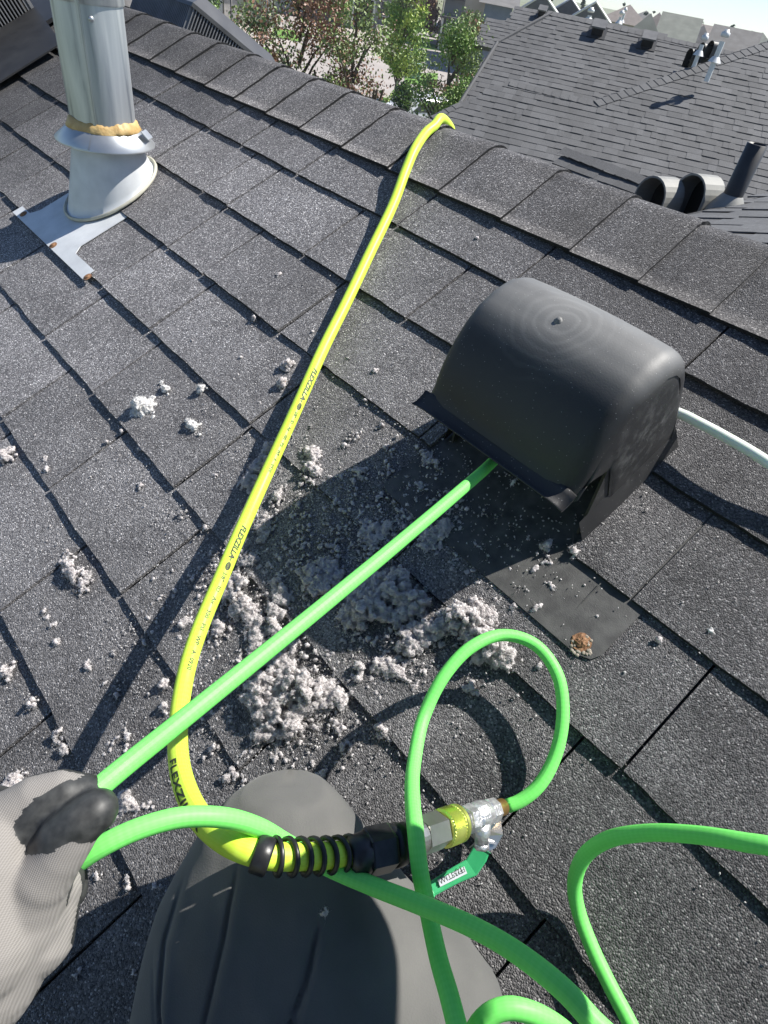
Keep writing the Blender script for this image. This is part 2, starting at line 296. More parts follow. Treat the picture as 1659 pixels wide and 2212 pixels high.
    rg = N(nt, 'ShaderNodeMapRange'); rg.inputs['To Min'].default_value = .50; rg.inputs['To Max'].default_value = .66; L(n1.outputs['Fac'], rg.inputs['Value']); L(rg.outputs[0], b.inputs['Roughness'])
    n2 = N(nt, 'ShaderNodeTexNoise'); n2.inputs['Scale'].default_value = 600; L(geo.outputs['Position'], n2.inputs['Vector'])
    bp = N(nt, 'ShaderNodeBump'); bp.inputs['Strength'].default_value = .18; bp.inputs['Distance'].default_value = .0008; L(n2.outputs['Fac'], bp.inputs['Height']); L(bp.outputs[0], b.inputs['Normal'])
    return m
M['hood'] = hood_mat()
M['flange'] = noisy('flange_plastic', (.035, .035, .034), (.085, .085, .08), 60, .6, bump=.3, bscale=700, dist=.001)
def hose_mat(name, c, c2, k1=700, k2=18, rough=.38, amt=.45):     # reinforcing braid shows faintly through the jacket
    m, nt, b = new_mat(name, c, rough, spec=.28); L = nt.links.new
    tc = N(nt, 'ShaderNodeTexCoord'); sx = N(nt, 'ShaderNodeSeparateXYZ'); L(tc.outputs['UV'], sx.inputs[0])
    def lin(sgn):
        a = N(nt, 'ShaderNodeMath'); a.operation = 'MULTIPLY'; L(sx.outputs['X'], a.inputs[0]); a.inputs[1].default_value = k1
        c_ = N(nt, 'ShaderNodeMath'); c_.operation = 'MULTIPLY_ADD'; L(sx.outputs['Y'], c_.inputs[0]); c_.inputs[1].default_value = sgn * 2 * math.pi * k2 / 2; L(a.outputs[0], c_.inputs[2])
        s = N(nt, 'ShaderNodeMath'); s.operation = 'SINE'; L(c_.outputs[0], s.inputs[0]); return s
    p, q = lin(1), lin(-1); mu = N(nt, 'ShaderNodeMath'); mu.operation = 'MULTIPLY'; L(p.outputs[0], mu.inputs[0]); L(q.outputs[0], mu.inputs[1])
    mr = N(nt, 'ShaderNodeMapRange'); mr.inputs['From Min'].default_value = -.6; mr.inputs['From Max'].default_value = .6; mr.inputs['To Max'].default_value = amt; L(mu.outputs[0], mr.inputs['Value'])
    n1 = N(nt, 'ShaderNodeTexNoise'); n1.inputs['Scale'].default_value = 25; L(tc.outputs['Object'], n1.inputs['Vector'])
    mm = N(nt, 'ShaderNodeMath'); mm.operation = 'MULTIPLY'; L(mr.outputs[0], mm.inputs[0]); L(n1.outputs['Fac'], mm.inputs[1])
    mx = N(nt, 'ShaderNodeMix'); mx.data_type = 'RGBA'; L(mm.outputs[0], mx.inputs['Factor']); mx.inputs['A'].default_value = (*c, 1); mx.inputs['B'].default_value = (*c2, 1); L(mx.outputs['Result'], b.inputs['Base Color'])
    b.inputs['Subsurface Weight'].default_value = .25; b.inputs['Subsurface Radius'].default_value = (.006, .008, .004); b.inputs['Subsurface Scale'].default_value = .5
    return m
M['green_hose'] = hose_mat('green_hose', (.19, .78, .15), (.30, .88, .25), rough=.5)
M['yellow_hose'] = hose_mat('yellow_hose', (.62, .86, .07), (.72, .93, .17), 500, 26, .42, .4)
M['white_hose'] = hose_mat('white_hose', (.80, .86, .76), (.85, .88, .80), amt=.3)
M['print'] = new_mat('black_print', (.03, .035, .02), .6)[0]
M['grey_print'] = new_mat('olive_print', (.22, .28, .05), .6)[0]

# ------------------------------------------------------------------ the sky dome is the world; ground
M['lawn'] = noisy('lawn', (.09, .20, .03), (.16, .30, .05), 1.2, .9, bump=.6, bscale=40, dist=.03)
M['concrete'] = noisy('concrete', (.36, .32, .29), (.44, .395, .36), .9, .85, bump=.1, bscale=60)
M['street'] = noisy('street_surface', (.30, .272, .25), (.37, .335, .31), .5, .85, bump=.1, bscale=40)
ground = obj('ground', [(-1900, -400, -.02), (900, -400, -.02), (900, 1900, -.02), (-1900, 1900, -.02)], [(0, 1, 2, 3)], noisy('dry_ground', (.12, .15, .06), (.2, .2, .12), .05, .95, bump=0)); tag(ground, kind='structure')
def sheet(name, px, z, mat, kind='structure'):
    o = obj(name, [gp(a, b, z) for a, b in px], [tuple(range(len(px)))], mat); tag(o, kind=kind); return o

# ------------------------------------------------------------------ our house: deck, walls, every shingle of the near slope, ridge caps
house = empty('house', (0, 0, 0), 0, 'near house with dark charcoal three tab shingle roof that the worker kneels on', 'house')
SPK = .247                                   # ridge line
def RF(x, s, h=0.0):                         # the far slope: s metres down from the ridge
    pk = RP(x, SPK, 0); return pk + Vector((0, math.cos(TH) * s, -math.sin(TH) * s)) + Vector((0, math.sin(TH), math.cos(TH))) * h
mb = MB(); T = .012
mb.add([RP(-6.2, SPK, -T), RP(2.6, SPK, -T), RP(2.6, -3.2, -T), RP(-6.2, -3.2, -T), RP(-6.2, SPK, -.05), RP(2.6, SPK, -.05), RP(2.6, -3.2, -.05), RP(-6.2, -3.2, -.05)],
       [(0, 3, 2, 1), (4, 5, 6, 7), (0, 1, 5, 4), (1, 2, 6, 5), (2, 3, 7, 6), (3, 0, 4, 7)])
mb.add([RF(-6.2, 0, -.002), RF(2.6, 0, -.002), RF(2.6, 3.4, -.002), RF(-6.2, 3.4, -.002), RF(-6.2, 0, -.05), RF(2.6, 0, -.05), RF(2.6, 3.4, -.05), RF(-6.2, 3.4, -.05)],
       [(0, 1, 2, 3), (4, 7, 6, 5), (1, 0, 4, 5), (2, 1, 5, 6), (3, 2, 6, 7), (0, 3, 7, 4)])
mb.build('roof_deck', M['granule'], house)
M['siding'] = noisy('beige_siding', (.42, .38, .31), (.46, .42, .35), 3, .8, bump=0)
yA = RP(0, -3.0).y; yB = RF(0, 3.2).y; zE = RP(0, -3.0).z
mb = MB(); mb.bounds(-6, 2.4, yA + .02, yB - .02, 0, zE - .12); mb.build('wall', M['siding'], house)
for gx in (-6.0, 2.4):
    p = MB(); pk = RP(gx, SPK, -.1)
    p.prism([(gx - .05, yA + .02, zE - .12), (gx - .05, yB - .02, zE - .12), (gx - .05, pk.y, pk.z)], (.1, 0, 0)); p.build('gable_wall', M['siding'], house)

joints = {   # pixels on the cut between two tabs, by course
 -1: [(285,125),(394,179),(523,234),(590,270),(710,330),(899,460)],
 0: [(126,216),(296,225),(434,281),(605,368),(543,342),(776,463)],
 1: [(93,206),(127,222),(122,345),(483,452),(563,503),(743,612),(1460,1195)],
 2: [(58,312),(113,356),(346,533),(452,622),(1600,1374)],
 3: [(24,580),(165,685),(301,777),(524,940),(1127,1739)],
 4: [(27,660),(146,805),(258,944)],
 5: [(43,1297)],
}
E_ = .143; rng = random.Random(3)
def shingle_mesh(w_, L_, t_lo, seed, lift=.0, g=.0014):
    """one tab: local x along the ridge 0..w, y up the slope from the butt, z off the roof; butt edge worn and uneven"""
    r = random.Random(seed); nx = max(5, int(w_ / .02))
    xs = [g + (w_ - 2 * g) * i / nx for i in range(nx + 1)]
    off = []; cur = 0
    for i in range(nx + 1):
        cur = cur * .5 + r.uniform(-.0012, .0012); off.append(cur)
    v = []; f = []
    zt = [t_lo + r.uniform(-.0007, .0007) + lift * math.sin(math.pi * i / nx) for i in range(nx + 1)]
    for i, x in enumerate(xs):
        v += [(x, off[i], zt[i] - .0035 - .001), (x, off[i] + .0006, zt[i]), (x, L_, .0008)]
    for i in range(nx):
        a = 3 * i; b = a + 3; f += [(a, b, b + 1, a + 1), (a + 1, b + 1, b + 2, a + 2)]
    k = len(v); v += [(xs[0], L_, -.004), (xs[-1], L_, -.004)]
    f += [(0, 1, 2, k), (3 * nx, k + 1, 3 * nx + 2, 3 * nx + 1)]
    me = bpy.data.meshes.new('shingle'); me.from_pydata(v, [], f); me.update()
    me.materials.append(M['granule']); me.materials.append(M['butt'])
    mi = [0] * len(f)
    for i in range(nx): mi[2 * i] = 1
    me.polygons.foreach_set('material_index', mi)
    return me
BASIS = Matrix(((1, UPS[0], NRM[0]), (0, UPS[1], NRM[1]), (0, UPS[2], NRM[2]))).to_4x4()
def place_shingle(x0, x1, s, i, Lx=None):
    t = .0072 + rng.choice([0, 0, .0012, .0022]); me = shingle_mesh(x1 - x0, Lx or E_ + .012, t, rng.random(), rng.choice([0, 0, .0012]), .0013 + .0017 * min(1, max(0, -x0 - .25) / .7))
    inst('shingle', me, house, Matrix.Translation(RP(x0, s, -.0015)) @ BASIS)
HX0, HX1 = -.412, -.186                       # the gooseneck interrupts these courses
for i in range(-1, 10):
    s = -E_ * (i + 1)
    xs = sorted(roof(a, b)[0] for a, b in joints.get(i, []))
    if not xs: xs = [-1.0 + rng.uniform(-.1, .2)]
    full = [xs[0]]
    for x in xs[1:]:
        gap = x - full[-1]
        if gap > .40:
            k = int(round(gap / .29))
            for j in range(1, k): full.append(full[-1] + gap / k)
        full.append(x)
    while full[-1] < 1.3: full.append(full[-1] + rng.uniform(.24, .33))
    lo = -4.6 if i < 4 else -3.4
    while full[0] > lo: full.insert(0, full[0] - rng.uniform(.2, .33))
    for a, b in zip(full[:-1], full[1:]):
        if i == 1 and b > HX0 and a < HX1:
            if a < HX0 - .02: place_shingle(a, HX0, s, i)
            if b > HX1 + .02: place_shingle(HX1, b, s, i)
            continue
        place_shingle(a, b, s, i)
# ridge caps
cx = sorted([roof(a, b)[0] for a, b in [(281,107),(337,134),(389,160),(449,192),(512,221),(581,252),(652,286),(747,325),(840,375),(945,427),(1075,492),(1240,545),(1376,620),(1530,690)]])
while cx[-1] < 1.1: cx.append(cx[-1] + E_)
while cx[0] > -4.6: cx.insert(0, cx[0] - E_)
def cap_mesh(w_, seed):
    r = random.Random(seed); prof = []      # (y, z) relative to the ridge line, curved over it
    c, s = math.cos(TH), math.sin(TH); Lc = .149; rad = .045; tl = rad * math.tan(TH)
    def near(d): return (-c * d, -s * d)
    for k in range(6): prof.append(near(Lc - (Lc - tl) * k / 5))
    cz = -rad / c
    for k in range(1, 8):
        a = -TH + 2 * TH * k / 8; prof.append((rad * math.sin(a), cz + rad * math.cos(a)))
    for k in range(6): y, z = near(tl + (Lc - tl) * k / 5); prof.append((-y, z))
    v = []; f = []; n = len(prof); mi = []
    jit = [r.uniform(-.0012, .0012) for _ in prof]
    for j, (y, z) in enumerate(prof):
        # outward normal
        y0, z0 = prof[max(j - 1, 0)]; y1, z1 = prof[min(j + 1, n - 1)]; nn = Vector((0, -(z1 - z0), y1 - y0)).normalized()
        e = r.uniform(-.0008, .0008)
        for (x, h) in ((w_ + jit[j], .0070), (w_ + jit[j], .0132), (-.012, .0088)): v.append(Vector((x, y, z)) + nn * (h + e))
    for j in range(n - 1):
        a = 3 * j; b = a + 3; f += [(a + 1, b + 1, b, a), (a + 2, b + 2, b + 1, a + 1)]; mi += [1, 0]
    for (a, sg) in ((0, 1), (3 * (n - 1), -1)):      # side edges along both slopes
        k = len(v); nn = Vector((0, -s if sg == 1 else s, c)) * -.006
        v += [v[a + 1] + nn, v[a + 2] + nn]; f.append((a + 1, a + 2, k + 1, k) if sg == 1 else (a + 2, a + 1, k, k + 1)); mi.append(1)
    me = bpy.data.meshes.new('ridge_cap'); me.from_pydata([tuple(p) for p in v], [], f); me.update()
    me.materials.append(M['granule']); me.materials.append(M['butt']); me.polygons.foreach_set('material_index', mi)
    me.polygons.foreach_set('use_smooth', [m_ == 0 for m_ in mi])
    return me
pk0 = RP(0, SPK, 0)
for a, b in zip(cx[:-1], cx[1:]):
    inst('ridge_cap', cap_mesh(b - a, rng.random()), house, Matrix.Translation((a, pk0.y, pk0.z)))

# ------------------------------------------------------------------ metal flue with storm collar and flashing
flue = empty('metal_flue', RP(-1.45, -.262), 0, 'galvanised metal flue pipe with storm collar and orange sealant standing on the roof', 'flue pipe')
def fl(name, mb_, mat, parent=flue, smooth=False):
    o = mb_.build(name, mat, parent, smooth); o.matrix_parent_inverse = parent.matrix_world.inverted() if False else Matrix.Translation(-Vector(parent.location)); return o
axp = RP(-1.45, -.262)                       # pipe axis foot
z0 = axp.z
mb = MB()
fp = [roof(*p)[:2] for p in [(35,465),(187,610)]]
poly = [(-1.623,-.446),(-1.229,-.446),(-1.232,-.418),(-1.322,-.418),(-1.335,-.40),(-1.334,-.285),(-1.558,-.285),(-1.558,-.40),(-1.572,-.421),(-1.62,-.421)]
mb.prism([RP(x, s, .0095 if s < -.41 else .0095 - .0065 * (s + .41) / .125) for x, s in poly], NRM * -.0015)
fl('flashing_plate', mb, M['galv_dull'])
for (px, py) in [(43,467),(107,535),(181,604)]:
    x, s = roof(px, py, .01); s += .009; v, f = lathe([(0, .0085), (.0008, .009), (.0015, .005), (.003, .004), (.0035, .0005)], RP(x, s, .0095), NRM, 14); mb = MB(); mb.add(v, f); fl('screw', mb, M['rust'], smooth=False)
# cone: round at the top, meets the slope in an ellipse
mb = MB(); n = 64; rings = 8; rt = .066; ztop = z0 + .098
bc = RP(-1.462, -.245, .009)
v = []
for j in range(rings + 1):
    t = j / rings
    for k in range(n):
        a = 2 * math.pi * k / n
        pb = RP(-1.458 + .090 * math.cos(a), -.258 + .104 * math.sin(a), .011)
        pt = Vector((axp.x + rt * math.cos(a), axp.y + rt * math.sin(a), ztop))
        v.append(pb.lerp(pt, t))
for k in range(n):                            # small foot flare
    a = 2 * math.pi * k / n; v.append(RP(-1.458 + .096 * math.cos(a), -.258 + .110 * math.sin(a), .0098))
f = [(j * n + k, j * n + (k + 1) % n, (j + 1) * n + (k + 1) % n, (j + 1) * n + k) for j in range(rings) for k in range(n)]
b0 = (rings + 1) * n; f += [(b0 + k, b0 + (k + 1) % n, (k + 1) % n, k) for k in range(n)]
mb.add(v, f); fl('flashing_cone', mb, M['galv_dull'], smooth=True)
mb = MB(); vv = []; ff = []                   # narrow caulk bead round the foot
pts = [RP(-1.458 + .097 * math.cos(a), -.258 + .111 * math.sin(a), .0105) for a in [2 * math.pi * k / 60 for k in range(61)]]
mb.tube(pts, .0035, 6, False); fl('caulk_bead', mb, noisy('yellowed_caulk', (.42, .41, .33), (.52, .5, .4), 60, .6), smooth=True)
zc = z0 + .106                                # storm collar: a cone frustum with an overlapping seam
mb = MB(); nn_ = 72; v = []
for k in range(nn_ + 5):
    a = math.radians(-62) + 2 * math.pi * k / nn_; lift = .0022 * (k / nn_)
    for (r_, z_) in ((.096, zc - .006 + lift), (.0965, zc - .003 + lift), (.066, zc + .024 + lift * .5)):
        v.append((axp.x + r_ * math.cos(a), axp.y + r_ * math.sin(a), z_))
f = [(3 * k + j, 3 * k + 3 + j, 3 * k + 4 + j, 3 * k + 1 + j) for k in range(nn_ + 4) for j in range(2)]
mb.add(v, f); fl('storm_collar', mb, M['galv'], smooth=True)
mb = MB(); a = math.radians(47); rr = Vector((math.cos(a), math.sin(a), 0)); tt = Vector((-math.sin(a), math.cos(a), 0))
mb.box(Vector((axp.x, axp.y, zc + .02)) + rr * .086, .028, .018, .002, Matrix((tt, rr.cross(tt) * 0 + (rr * .72 + Vector((0, 0, -.69))).normalized(), tt.cross((rr * .72 + Vector((0, 0, -.69))).normalized()))).transposed())
fl('collar_clamp', mb, M['galv'])
v, f = lathe([(0, .0620), (.26, .0620)], (axp.x, axp.y, zc - .01), (0, 0, 1), 72, cap=False); mb = MB(); mb.add(v, f); fl('lower_pipe', mb, M['pipe'], smooth=True)
zj = zc + .222
v, f = lathe([(0, .0645), (.002, .0655), (.60, .0655), (.602, .063), (.598, .060)], (axp.x, axp.y, zj), (0, 0, 1), 72, cap=False); mb = MB(); mb.add(v, f); fl('upper_pipe', mb, M['pipe'], smooth=True)
mb = MB()                                     # folded lock seams
cam_az = math.atan2(-axp.y, -axp.x)
for (z_a, z_b, rr_) in ((zc + .03, zj, .0623), (zj, zj + .60, .0659)):
    for da, wd in ((-.28, .0045), (-.22, .0018)):
        a = cam_az + da; mb.box((axp.x + rr_ * math.cos(a), axp.y + rr_ * math.sin(a), (z_a + z_b) / 2), .0022, wd, z_b - z_a, Matrix.Rotation(a, 3, 'Z'))
fl('lock_seam', mb, M['galv'])
for da, z_ in ((.05, zj - .02), (.04, zj + .03), (-2, zj + .03), (2.2, zj + .03)):
    a = cam_az + da; rr = Vector((math.cos(a), math.sin(a), 0)); v, f = lathe([(0, .005), (.002, .0045), (.003, .001)], Vector((axp.x, axp.y, z_)) + rr * (.0655 if z_ > zj else .0620), rr, 12); mb = MB(); mb.add(v, f); fl('rivet', mb, M['galv'], smooth=True)
mb = MB(); v = []; r_ = random.Random(2); nb = 90      # orange sealant bead, uneven, round the collar's neck
for k in range(nb):
    a = 2 * math.pi * k / nb; j_ = r_.uniform(-.0014, .0014) + .002 * math.sin(3 * a) + .0012 * math.sin(7 * a)
    for (r0, dz) in ((.0618, .038 + j_), (.0645 + j_ * .4, .0365 + j_), (.0670 + j_ * .4, .031), (.0705 + j_, .0245 - j_ * .5), (.0700, .021)):
        v.append((axp.x + r0 * math.cos(a), axp.y + r0 * math.sin(a), zc + dz))
f = [(5 * k + j, 5 * ((k + 1) % nb) + j, 5 * ((k + 1) % nb) + j + 1, 5 * k + j + 1) for k in range(nb) for j in range(4)]
mb.add(v, f); fl('sealant_ring', mb, M['sealant'], smooth=True)

# ------------------------------------------------------------------ black gooseneck dryer vent
vent = empty('gooseneck_vent', RP(-.30, -.19), 0, 'black plastic gooseneck dryer vent with the green hose run into its mouth', 'roof vent')
def vt(name, mb_, mat, parent=vent, smooth=False):
    o = mb_.build(name, mat, parent, smooth)
    if parent is vent: o.matrix_parent_inverse = Matrix.Translation(-Vector(vent.location))
    return o
XL, XR = -.402, -.188
# side profile of the hood (s, h), lip to back
prof_in = [(-.281, .119), (-.277, .121), (-.272, .128), (-.262, .141), (-.249, .154), (-.231, .168), (-.210, .180), (-.188, .188), (-.162, .190), (-.138, .186), (-.118, .174), (-.104, .155), (-.096, .13), (-.092, .10), (-.088, .06), (-.086, .008)]
P2 = [Vector((a, b)) for a, b in prof_in]
def resample(P, n):
    L = [0]
    for a, b in zip(P[:-1], P[1:]): L.append(L[-1] + (b - a).length)
    out = []
    for i in range(n):
        t = L[-1] * i / (n - 1); j = max(0, min(len(P) - 2, next((k for k in range(len(L) - 1) if L[k + 1] >= t), len(P) - 2))); u = (t - L[j]) / (L[j + 1] - L[j]); out.append(P[j].lerp(P[j + 1], u))
    return out
PR = resample(P2, 44)
cen = Vector((-.185, .085))
rf = .019                                      # fillet between the top sheet and the side walls
cols = []                                      # (x, inset)
for k in range(7):
    a = math.pi / 2 * k / 6; cols.append((XL + rf * (1 - math.sin(a)), rf * (1 - math.cos(a))))
cols = cols[::-1]
left = [(XL + rf - rf * math.sin(math.pi / 2 * k / 6), rf - rf * math.cos(math.pi / 2 * k / 6)) for k in range(7)][::-1]
right = [(XR - rf + rf * math.sin(math.pi / 2 * k / 6), rf - rf * math.cos(math.pi / 2 * k / 6)) for k in range(7)]
mid = [(XL + rf + (XR - XL - 2 * rf) * k / 10, 0) for k in range(1, 10)]
def nrm2(j):
    a = PR[max(j - 1, 0)]; b = PR[min(j + 1, len(PR) - 1)]; d = (b - a).normalized(); n = Vector((-d.y, d.x))
    return n if n.dot(PR[j] - cen) > 0 else -n
grid = left + mid + right; v = []
for j, p in enumerate(PR):
    n = nrm2(j)
    for (x, ins) in grid:
        dome = .004 * (1 - ((x - (XL + XR) / 2) / ((XR - XL) / 2)) ** 2)
        taper = max(0, 1 - j / 8.) * 0
        q = p - n * (ins - dome); v.append(RP(x, q.x, max(q.y, .006)))
nc = len(grid); f = [(j * nc + k, (j + 1) * nc + k, (j + 1) * nc + k + 1, j * nc + k + 1) for j in range(len(PR) - 1) for k in range(nc - 1)]
# side walls: from the fillet edge inward profile to the lower edge line (lip - notch - skirt)
def low_edge(s):      # height of the side wall's lower edge
    if s < -.218: return .117 + (s + .281) / (.063) * (.095 - .117)
    return .004
for sx, x in ((-1, XL), (1, XR)):
    base = len(v); m = 0; nr = 7; rows = []
    for j, p in enumerate(PR):
        n = nrm2(j); q = p - n * rf; s0 = q.x; s1 = min(max(p.x, -.281), -.098)
        lo = low_edge(s1)
        e = Vector((s1 * .75 + q.x * .25 if j < 8 else s1, min(lo, q.y)))
        if j > 28: e = Vector((-.098 - (j - 28) * .0002, .004))
        for i in range(nr):
            t = i / (nr - 1); g = q.lerp(e, t); bow = .003 * math.sin(math.pi * t) - .001
            v.append(RP(x + sx * bow, g.x, g.y))
    for j in range(len(PR) - 1):
        for i in range(nr - 1):
            a = base + j * nr + i; q4 = (a, a + nr, a + nr + 1, a + 1); f.append(q4 if sx == 1 else q4[::-1])
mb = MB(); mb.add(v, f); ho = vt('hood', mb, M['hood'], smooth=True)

mb = MB()                                      # rolled lip across the mouth
lp = [(s_ + .0165, h_ + .002) for s_, h_ in [(-.294, .121), (-.299, .1185), (-.306, .1175), (-.3125, .1178), (-.3150, .1195), (-.3160, .1185), (-.3130, .1162), (-.306, .1158), (-.298, .1165), (-.292, .119)]]
xs_ = [XL - .001 + (XR - XL + .004) * k / 24 for k in range(25)]
v = []
for x in xs_:
    e = ((x - (XL + XR) / 2) / ((XR - XL) / 2)) ** 14 * .003
    for (s, h) in lp: v.append(RP(x, s - e * .3, h - e * .5))
m_ = len(lp); f = [(k * m_ + j, k * m_ + (j + 1) % m_, (k + 1) * m_ + (j + 1) % m_, (k + 1) * m_ + j) for k in range(24) for j in range(m_)] + [tuple(range(m_)), tuple(range(24 * m_, 25 * m_))[::-1]]
mb.add(v, f); lip = vt('lip', mb, M['hood'], smooth=True)
for px, py in ((992, 897), (1121, 986)):
    x, s = roof(px, py, .1175); v, f = lathe([(0, .0068), (.0015, .0068), (.0028, .0055), (.0028, .0032), (.0008, .0030), (.0008, .0002)], RP(x, s + .002, .1195), NRM, 18); mb = MB(); mb.add(v, f)
    vt('rivet', mb, M['black_plastic'], smooth=False)
v, f = lathe([(-.002, .006), (.001, .0052), (.0015, .003), (.0035, .0026), (.0035, .0003)], RP(-.305, -.165, .1925), NRM, 16); mb = MB(); mb.add(v, f); vt('moulding_stub', mb, M['hood'], smooth=True)
mb = MB()                                      # raised throat: the duct collar inside, with splayed side wings down to the flange
for x, sx in ((XL + .004, -1), (XR - .002, 1)):
    poly = [(-.222, .092), (-.262, .004), (-.094, .004), (-.104, .075), (-.2, .11)]
    mb.prism([RP(x, s, h) for s, h in poly], (-.003 * sx, 0, 0))
    for k in range(8):                         # outward skirt
        s_a = -.262 + .168 * k / 8; s_b = -.262 + .168 * (k + 1) / 8
        fl_ = .010
        mb.add([RP(x, s_a, .035), RP(x, s_b, .035), RP(x + sx * fl_, s_b, .003), RP(x + sx * fl_, s_a - (.004 if k == 0 else 0), .003)], [(0, 1, 2, 3)])
mb.add([RP(XL + .01, -.145, .004), RP(XR - .01, -.145, .004), RP(XR - .014, -.145, .15), RP(XL + .014, -.145, .15)], [(0, 1, 2, 3)])
vt('throat', mb, M['hood'])
mb = MB(); v, f = lathe([(0, .052), (.075, .052), (.075, .049), (.0, .049)], RP(-.295, -.19, .002), NRM, 30, cap=False); mb.add(v, f); vt('duct_collar', mb, M['dark_in'])
mb = MB()                                      # flange plate woven under the course above
ply = [(-.474, -.366), (-.452, -.372), (-.103, -.372), (-.088, -.366), (-.083, -.355), (-.083, -.26), (-.083, -.08), (-.47, -.08)]
hh_ = lambda s: .0072 if s < -.36 else (.0018 if s < -.25 else -.002)
ply = [(-.418, -.366), (-.408, -.372), (-.103, -.372), (-.088, -.366), (-.083, -.355), (-.083, -.284), (-.415, -.284)]
mb.prism([RP(x, s, .0076 + (s + .372) / (.088) * -.0058) for x, s in ply], NRM * -.0018)
mb.prism([RP(x, s, h) for x, s, h in [(-.415, -.284, .0018), (-.083, -.284, .0018), (-.083, -.08, -.003), (-.415, -.08, -.003)]], NRM * -.0018); fp_ = vt('flange_plate', mb, M['flange'])
mb = MB(); mb.box(RP(-.134, -.323, .0048), .0012, .062, .0006, BASIS.to_3x3()); vt('flange_rib', mb, M['flange'])
x, s = roof(1256, 1385, .01); v, f = lathe([(0, .0105), (.001, .010), (.0012, .0066), (.0022, .0064), (.0034, .004), (.0037, .0004)], RP(x, s, .0068), NRM, 18); mb = MB(); mb.add([p + Vector((random.uniform(-1, 1), random.uniform(-1, 1), random.uniform(-1, 1))) * .0008 for p in v], f); vt('rusty_screw', mb, M['rust'])
mb = MB(); rr_ = random.Random(5)              # crumbled caulk round the screw
for k in range(26):
    a = rr_.uniform(0, 6.28); q = rr_.uniform(.0065, .0115); v, f = lathe([(-.001, .001), (0, .0021), (.0010, .001)], RP(x + q * math.cos(a) + .003, s + q * math.sin(a) - .003, .0075), NRM, 6); mb.add(v, f)
vt('old_caulk', mb, noisy('old_caulk', (.22, .18, .13), (.42, .38, .32), 300, .9))

# ------------------------------------------------------------------ hoses
def hose(name, pts, r, mat, label, cat='hose', n=20, group=None, step=.004):
    P = spline(pts, step); v, f, uv, fr = tube_data(P, r, n)
    o = obj(name, v, f, mat, None, True, uvs=uv); tag(o, label, cat, group); return o, P, fr
YR = .0087
def onr(px, py, h): x, s = roof(px, py, h); return RP(x, s, h)
def ridge_x(px, h):
    lo, hi = -3., 1.
    for _ in range(50):
        m = (lo + hi) / 2; q = (np.array(RP(m, SPK, h)) - CAM) @ R
        if 829.5 + F * q[0] / -q[2] < px: lo = m
        else: hi = m
    return lo
ypts = [RF(ridge_x(948, 0) - .6, .9, .02), RF(ridge_x(948, 0) - .2, .35, .0155), RF(ridge_x(948, 0) - .052, .10, .0205), RF(ridge_x(948, 0) - .016, .045, .019), RP(ridge_x(950, .015), SPK + .002, .0165), onr(938, 272, .020), onr(921, 286, .024)] + \
       [at(*p) for p in [(895,325,1.105),(876,370,1.09),(850,440,1.062),(800,545,1.015),(750,650,.97),(700,750,.925),(655,850,.875),(605,960,.835),(555,1070,.79),(515,1160,.742),(475,1255,.692),(435,1350,.654),(408,1430,.622),(393,1500,.595),(385,1570,.560),(386,1640,.515),(399,1700,.475),(428,1760,.440),(474,1806,.412),(522,1832,.400),(580,1848,.403),(700,1848,.425),(790,1838,.447)]]
yh, YP, YF = hose('yellow_air_hose', ypts, YR, M['yellow_hose'], 'thick neon yellow air hose with black lettering coming over the ridge', 'hose', 24)
def on_tube_text(body, P, fr, s0, size, ang, r, mat, parent, shear=0, extr=.0003, flip=False, stretch=1.0, bold=0, name='lettering'):
    """print wrapped on the jacket: glyph x runs along the hose, y round it"""
    cu = bpy.data.curves.new('t', 'FONT'); cu.body = body; cu.size = size; cu.shear = shear; cu.resolution_u = 2; cu.offset = bold; cu.space_character = 1.05
    t = bpy.data.objects.new('t', cu); COL.objects.link(t); dg = bpy.context.evaluated_depsgraph_get(); me = bpy.data.meshes.new_from_object(t.evaluated_get(dg)); bpy.data.objects.remove(t)
    bm = bmesh.new(); bm.from_mesh(me); bmesh.ops.triangulate(bm, faces=bm.faces)
    for _ in range(3):
        long_ = [e for e in bm.edges if e.calc_length() > .0011]
        if long_: bmesh.ops.subdivide_edges(bm, edges=long_, cuts=1); bmesh.ops.triangulate(bm, faces=bm.faces)
    L = [0.]
    for a, b in zip(P[:-1], P[1:]): L.append(L[-1] + (b - a).length)
    La = np.array(L); wmax = 0
    for vtx in bm.verts:
        x = vtx.co.x * stretch; y = vtx.co.y - size * .35; wmax = max(wmax, x); d = s0 + x
        j = int(np.clip(np.searchsorted(La, d) - 1, 0, len(P) - 2)); u = (d - L[j]) / (L[j + 1] - L[j]); c = P[j].lerp(P[j + 1], u)
        Tn, Nn, Bn = fr[j]; view = (Vector(CAM) - c); view = (view - Tn * view.dot(Tn)).normalized(); side = Tn.cross(view)
        a = ang - (y / r); vtx.co = c + (view * math.cos(a) + side * math.sin(a)) * (r + extr)
    me2 = bpy.data.meshes.new(name); bm.to_mesh(me2); bm.free(); me2.materials.append(mat); o = bpy.data.objects.new(name, me2); COL.objects.link(o); o.parent = parent
    return wmax
def arc_at(P, px, py):            # arc length of the point that looks nearest to a pixel
    best = (1e9, 0); L = 0
    for i, p in enumerate(P):
        if i: L += (p - P[i - 1]).length
        q = (np.array(p) - CAM) @ R
        if q[2] > -.05: continue
        d = math.hypot(829.5 + F * q[0] / -q[2] - px, 1106 - F * q[1] / -q[2] - py)
        if d < best[0]: best = (d, L)
    return best[1]
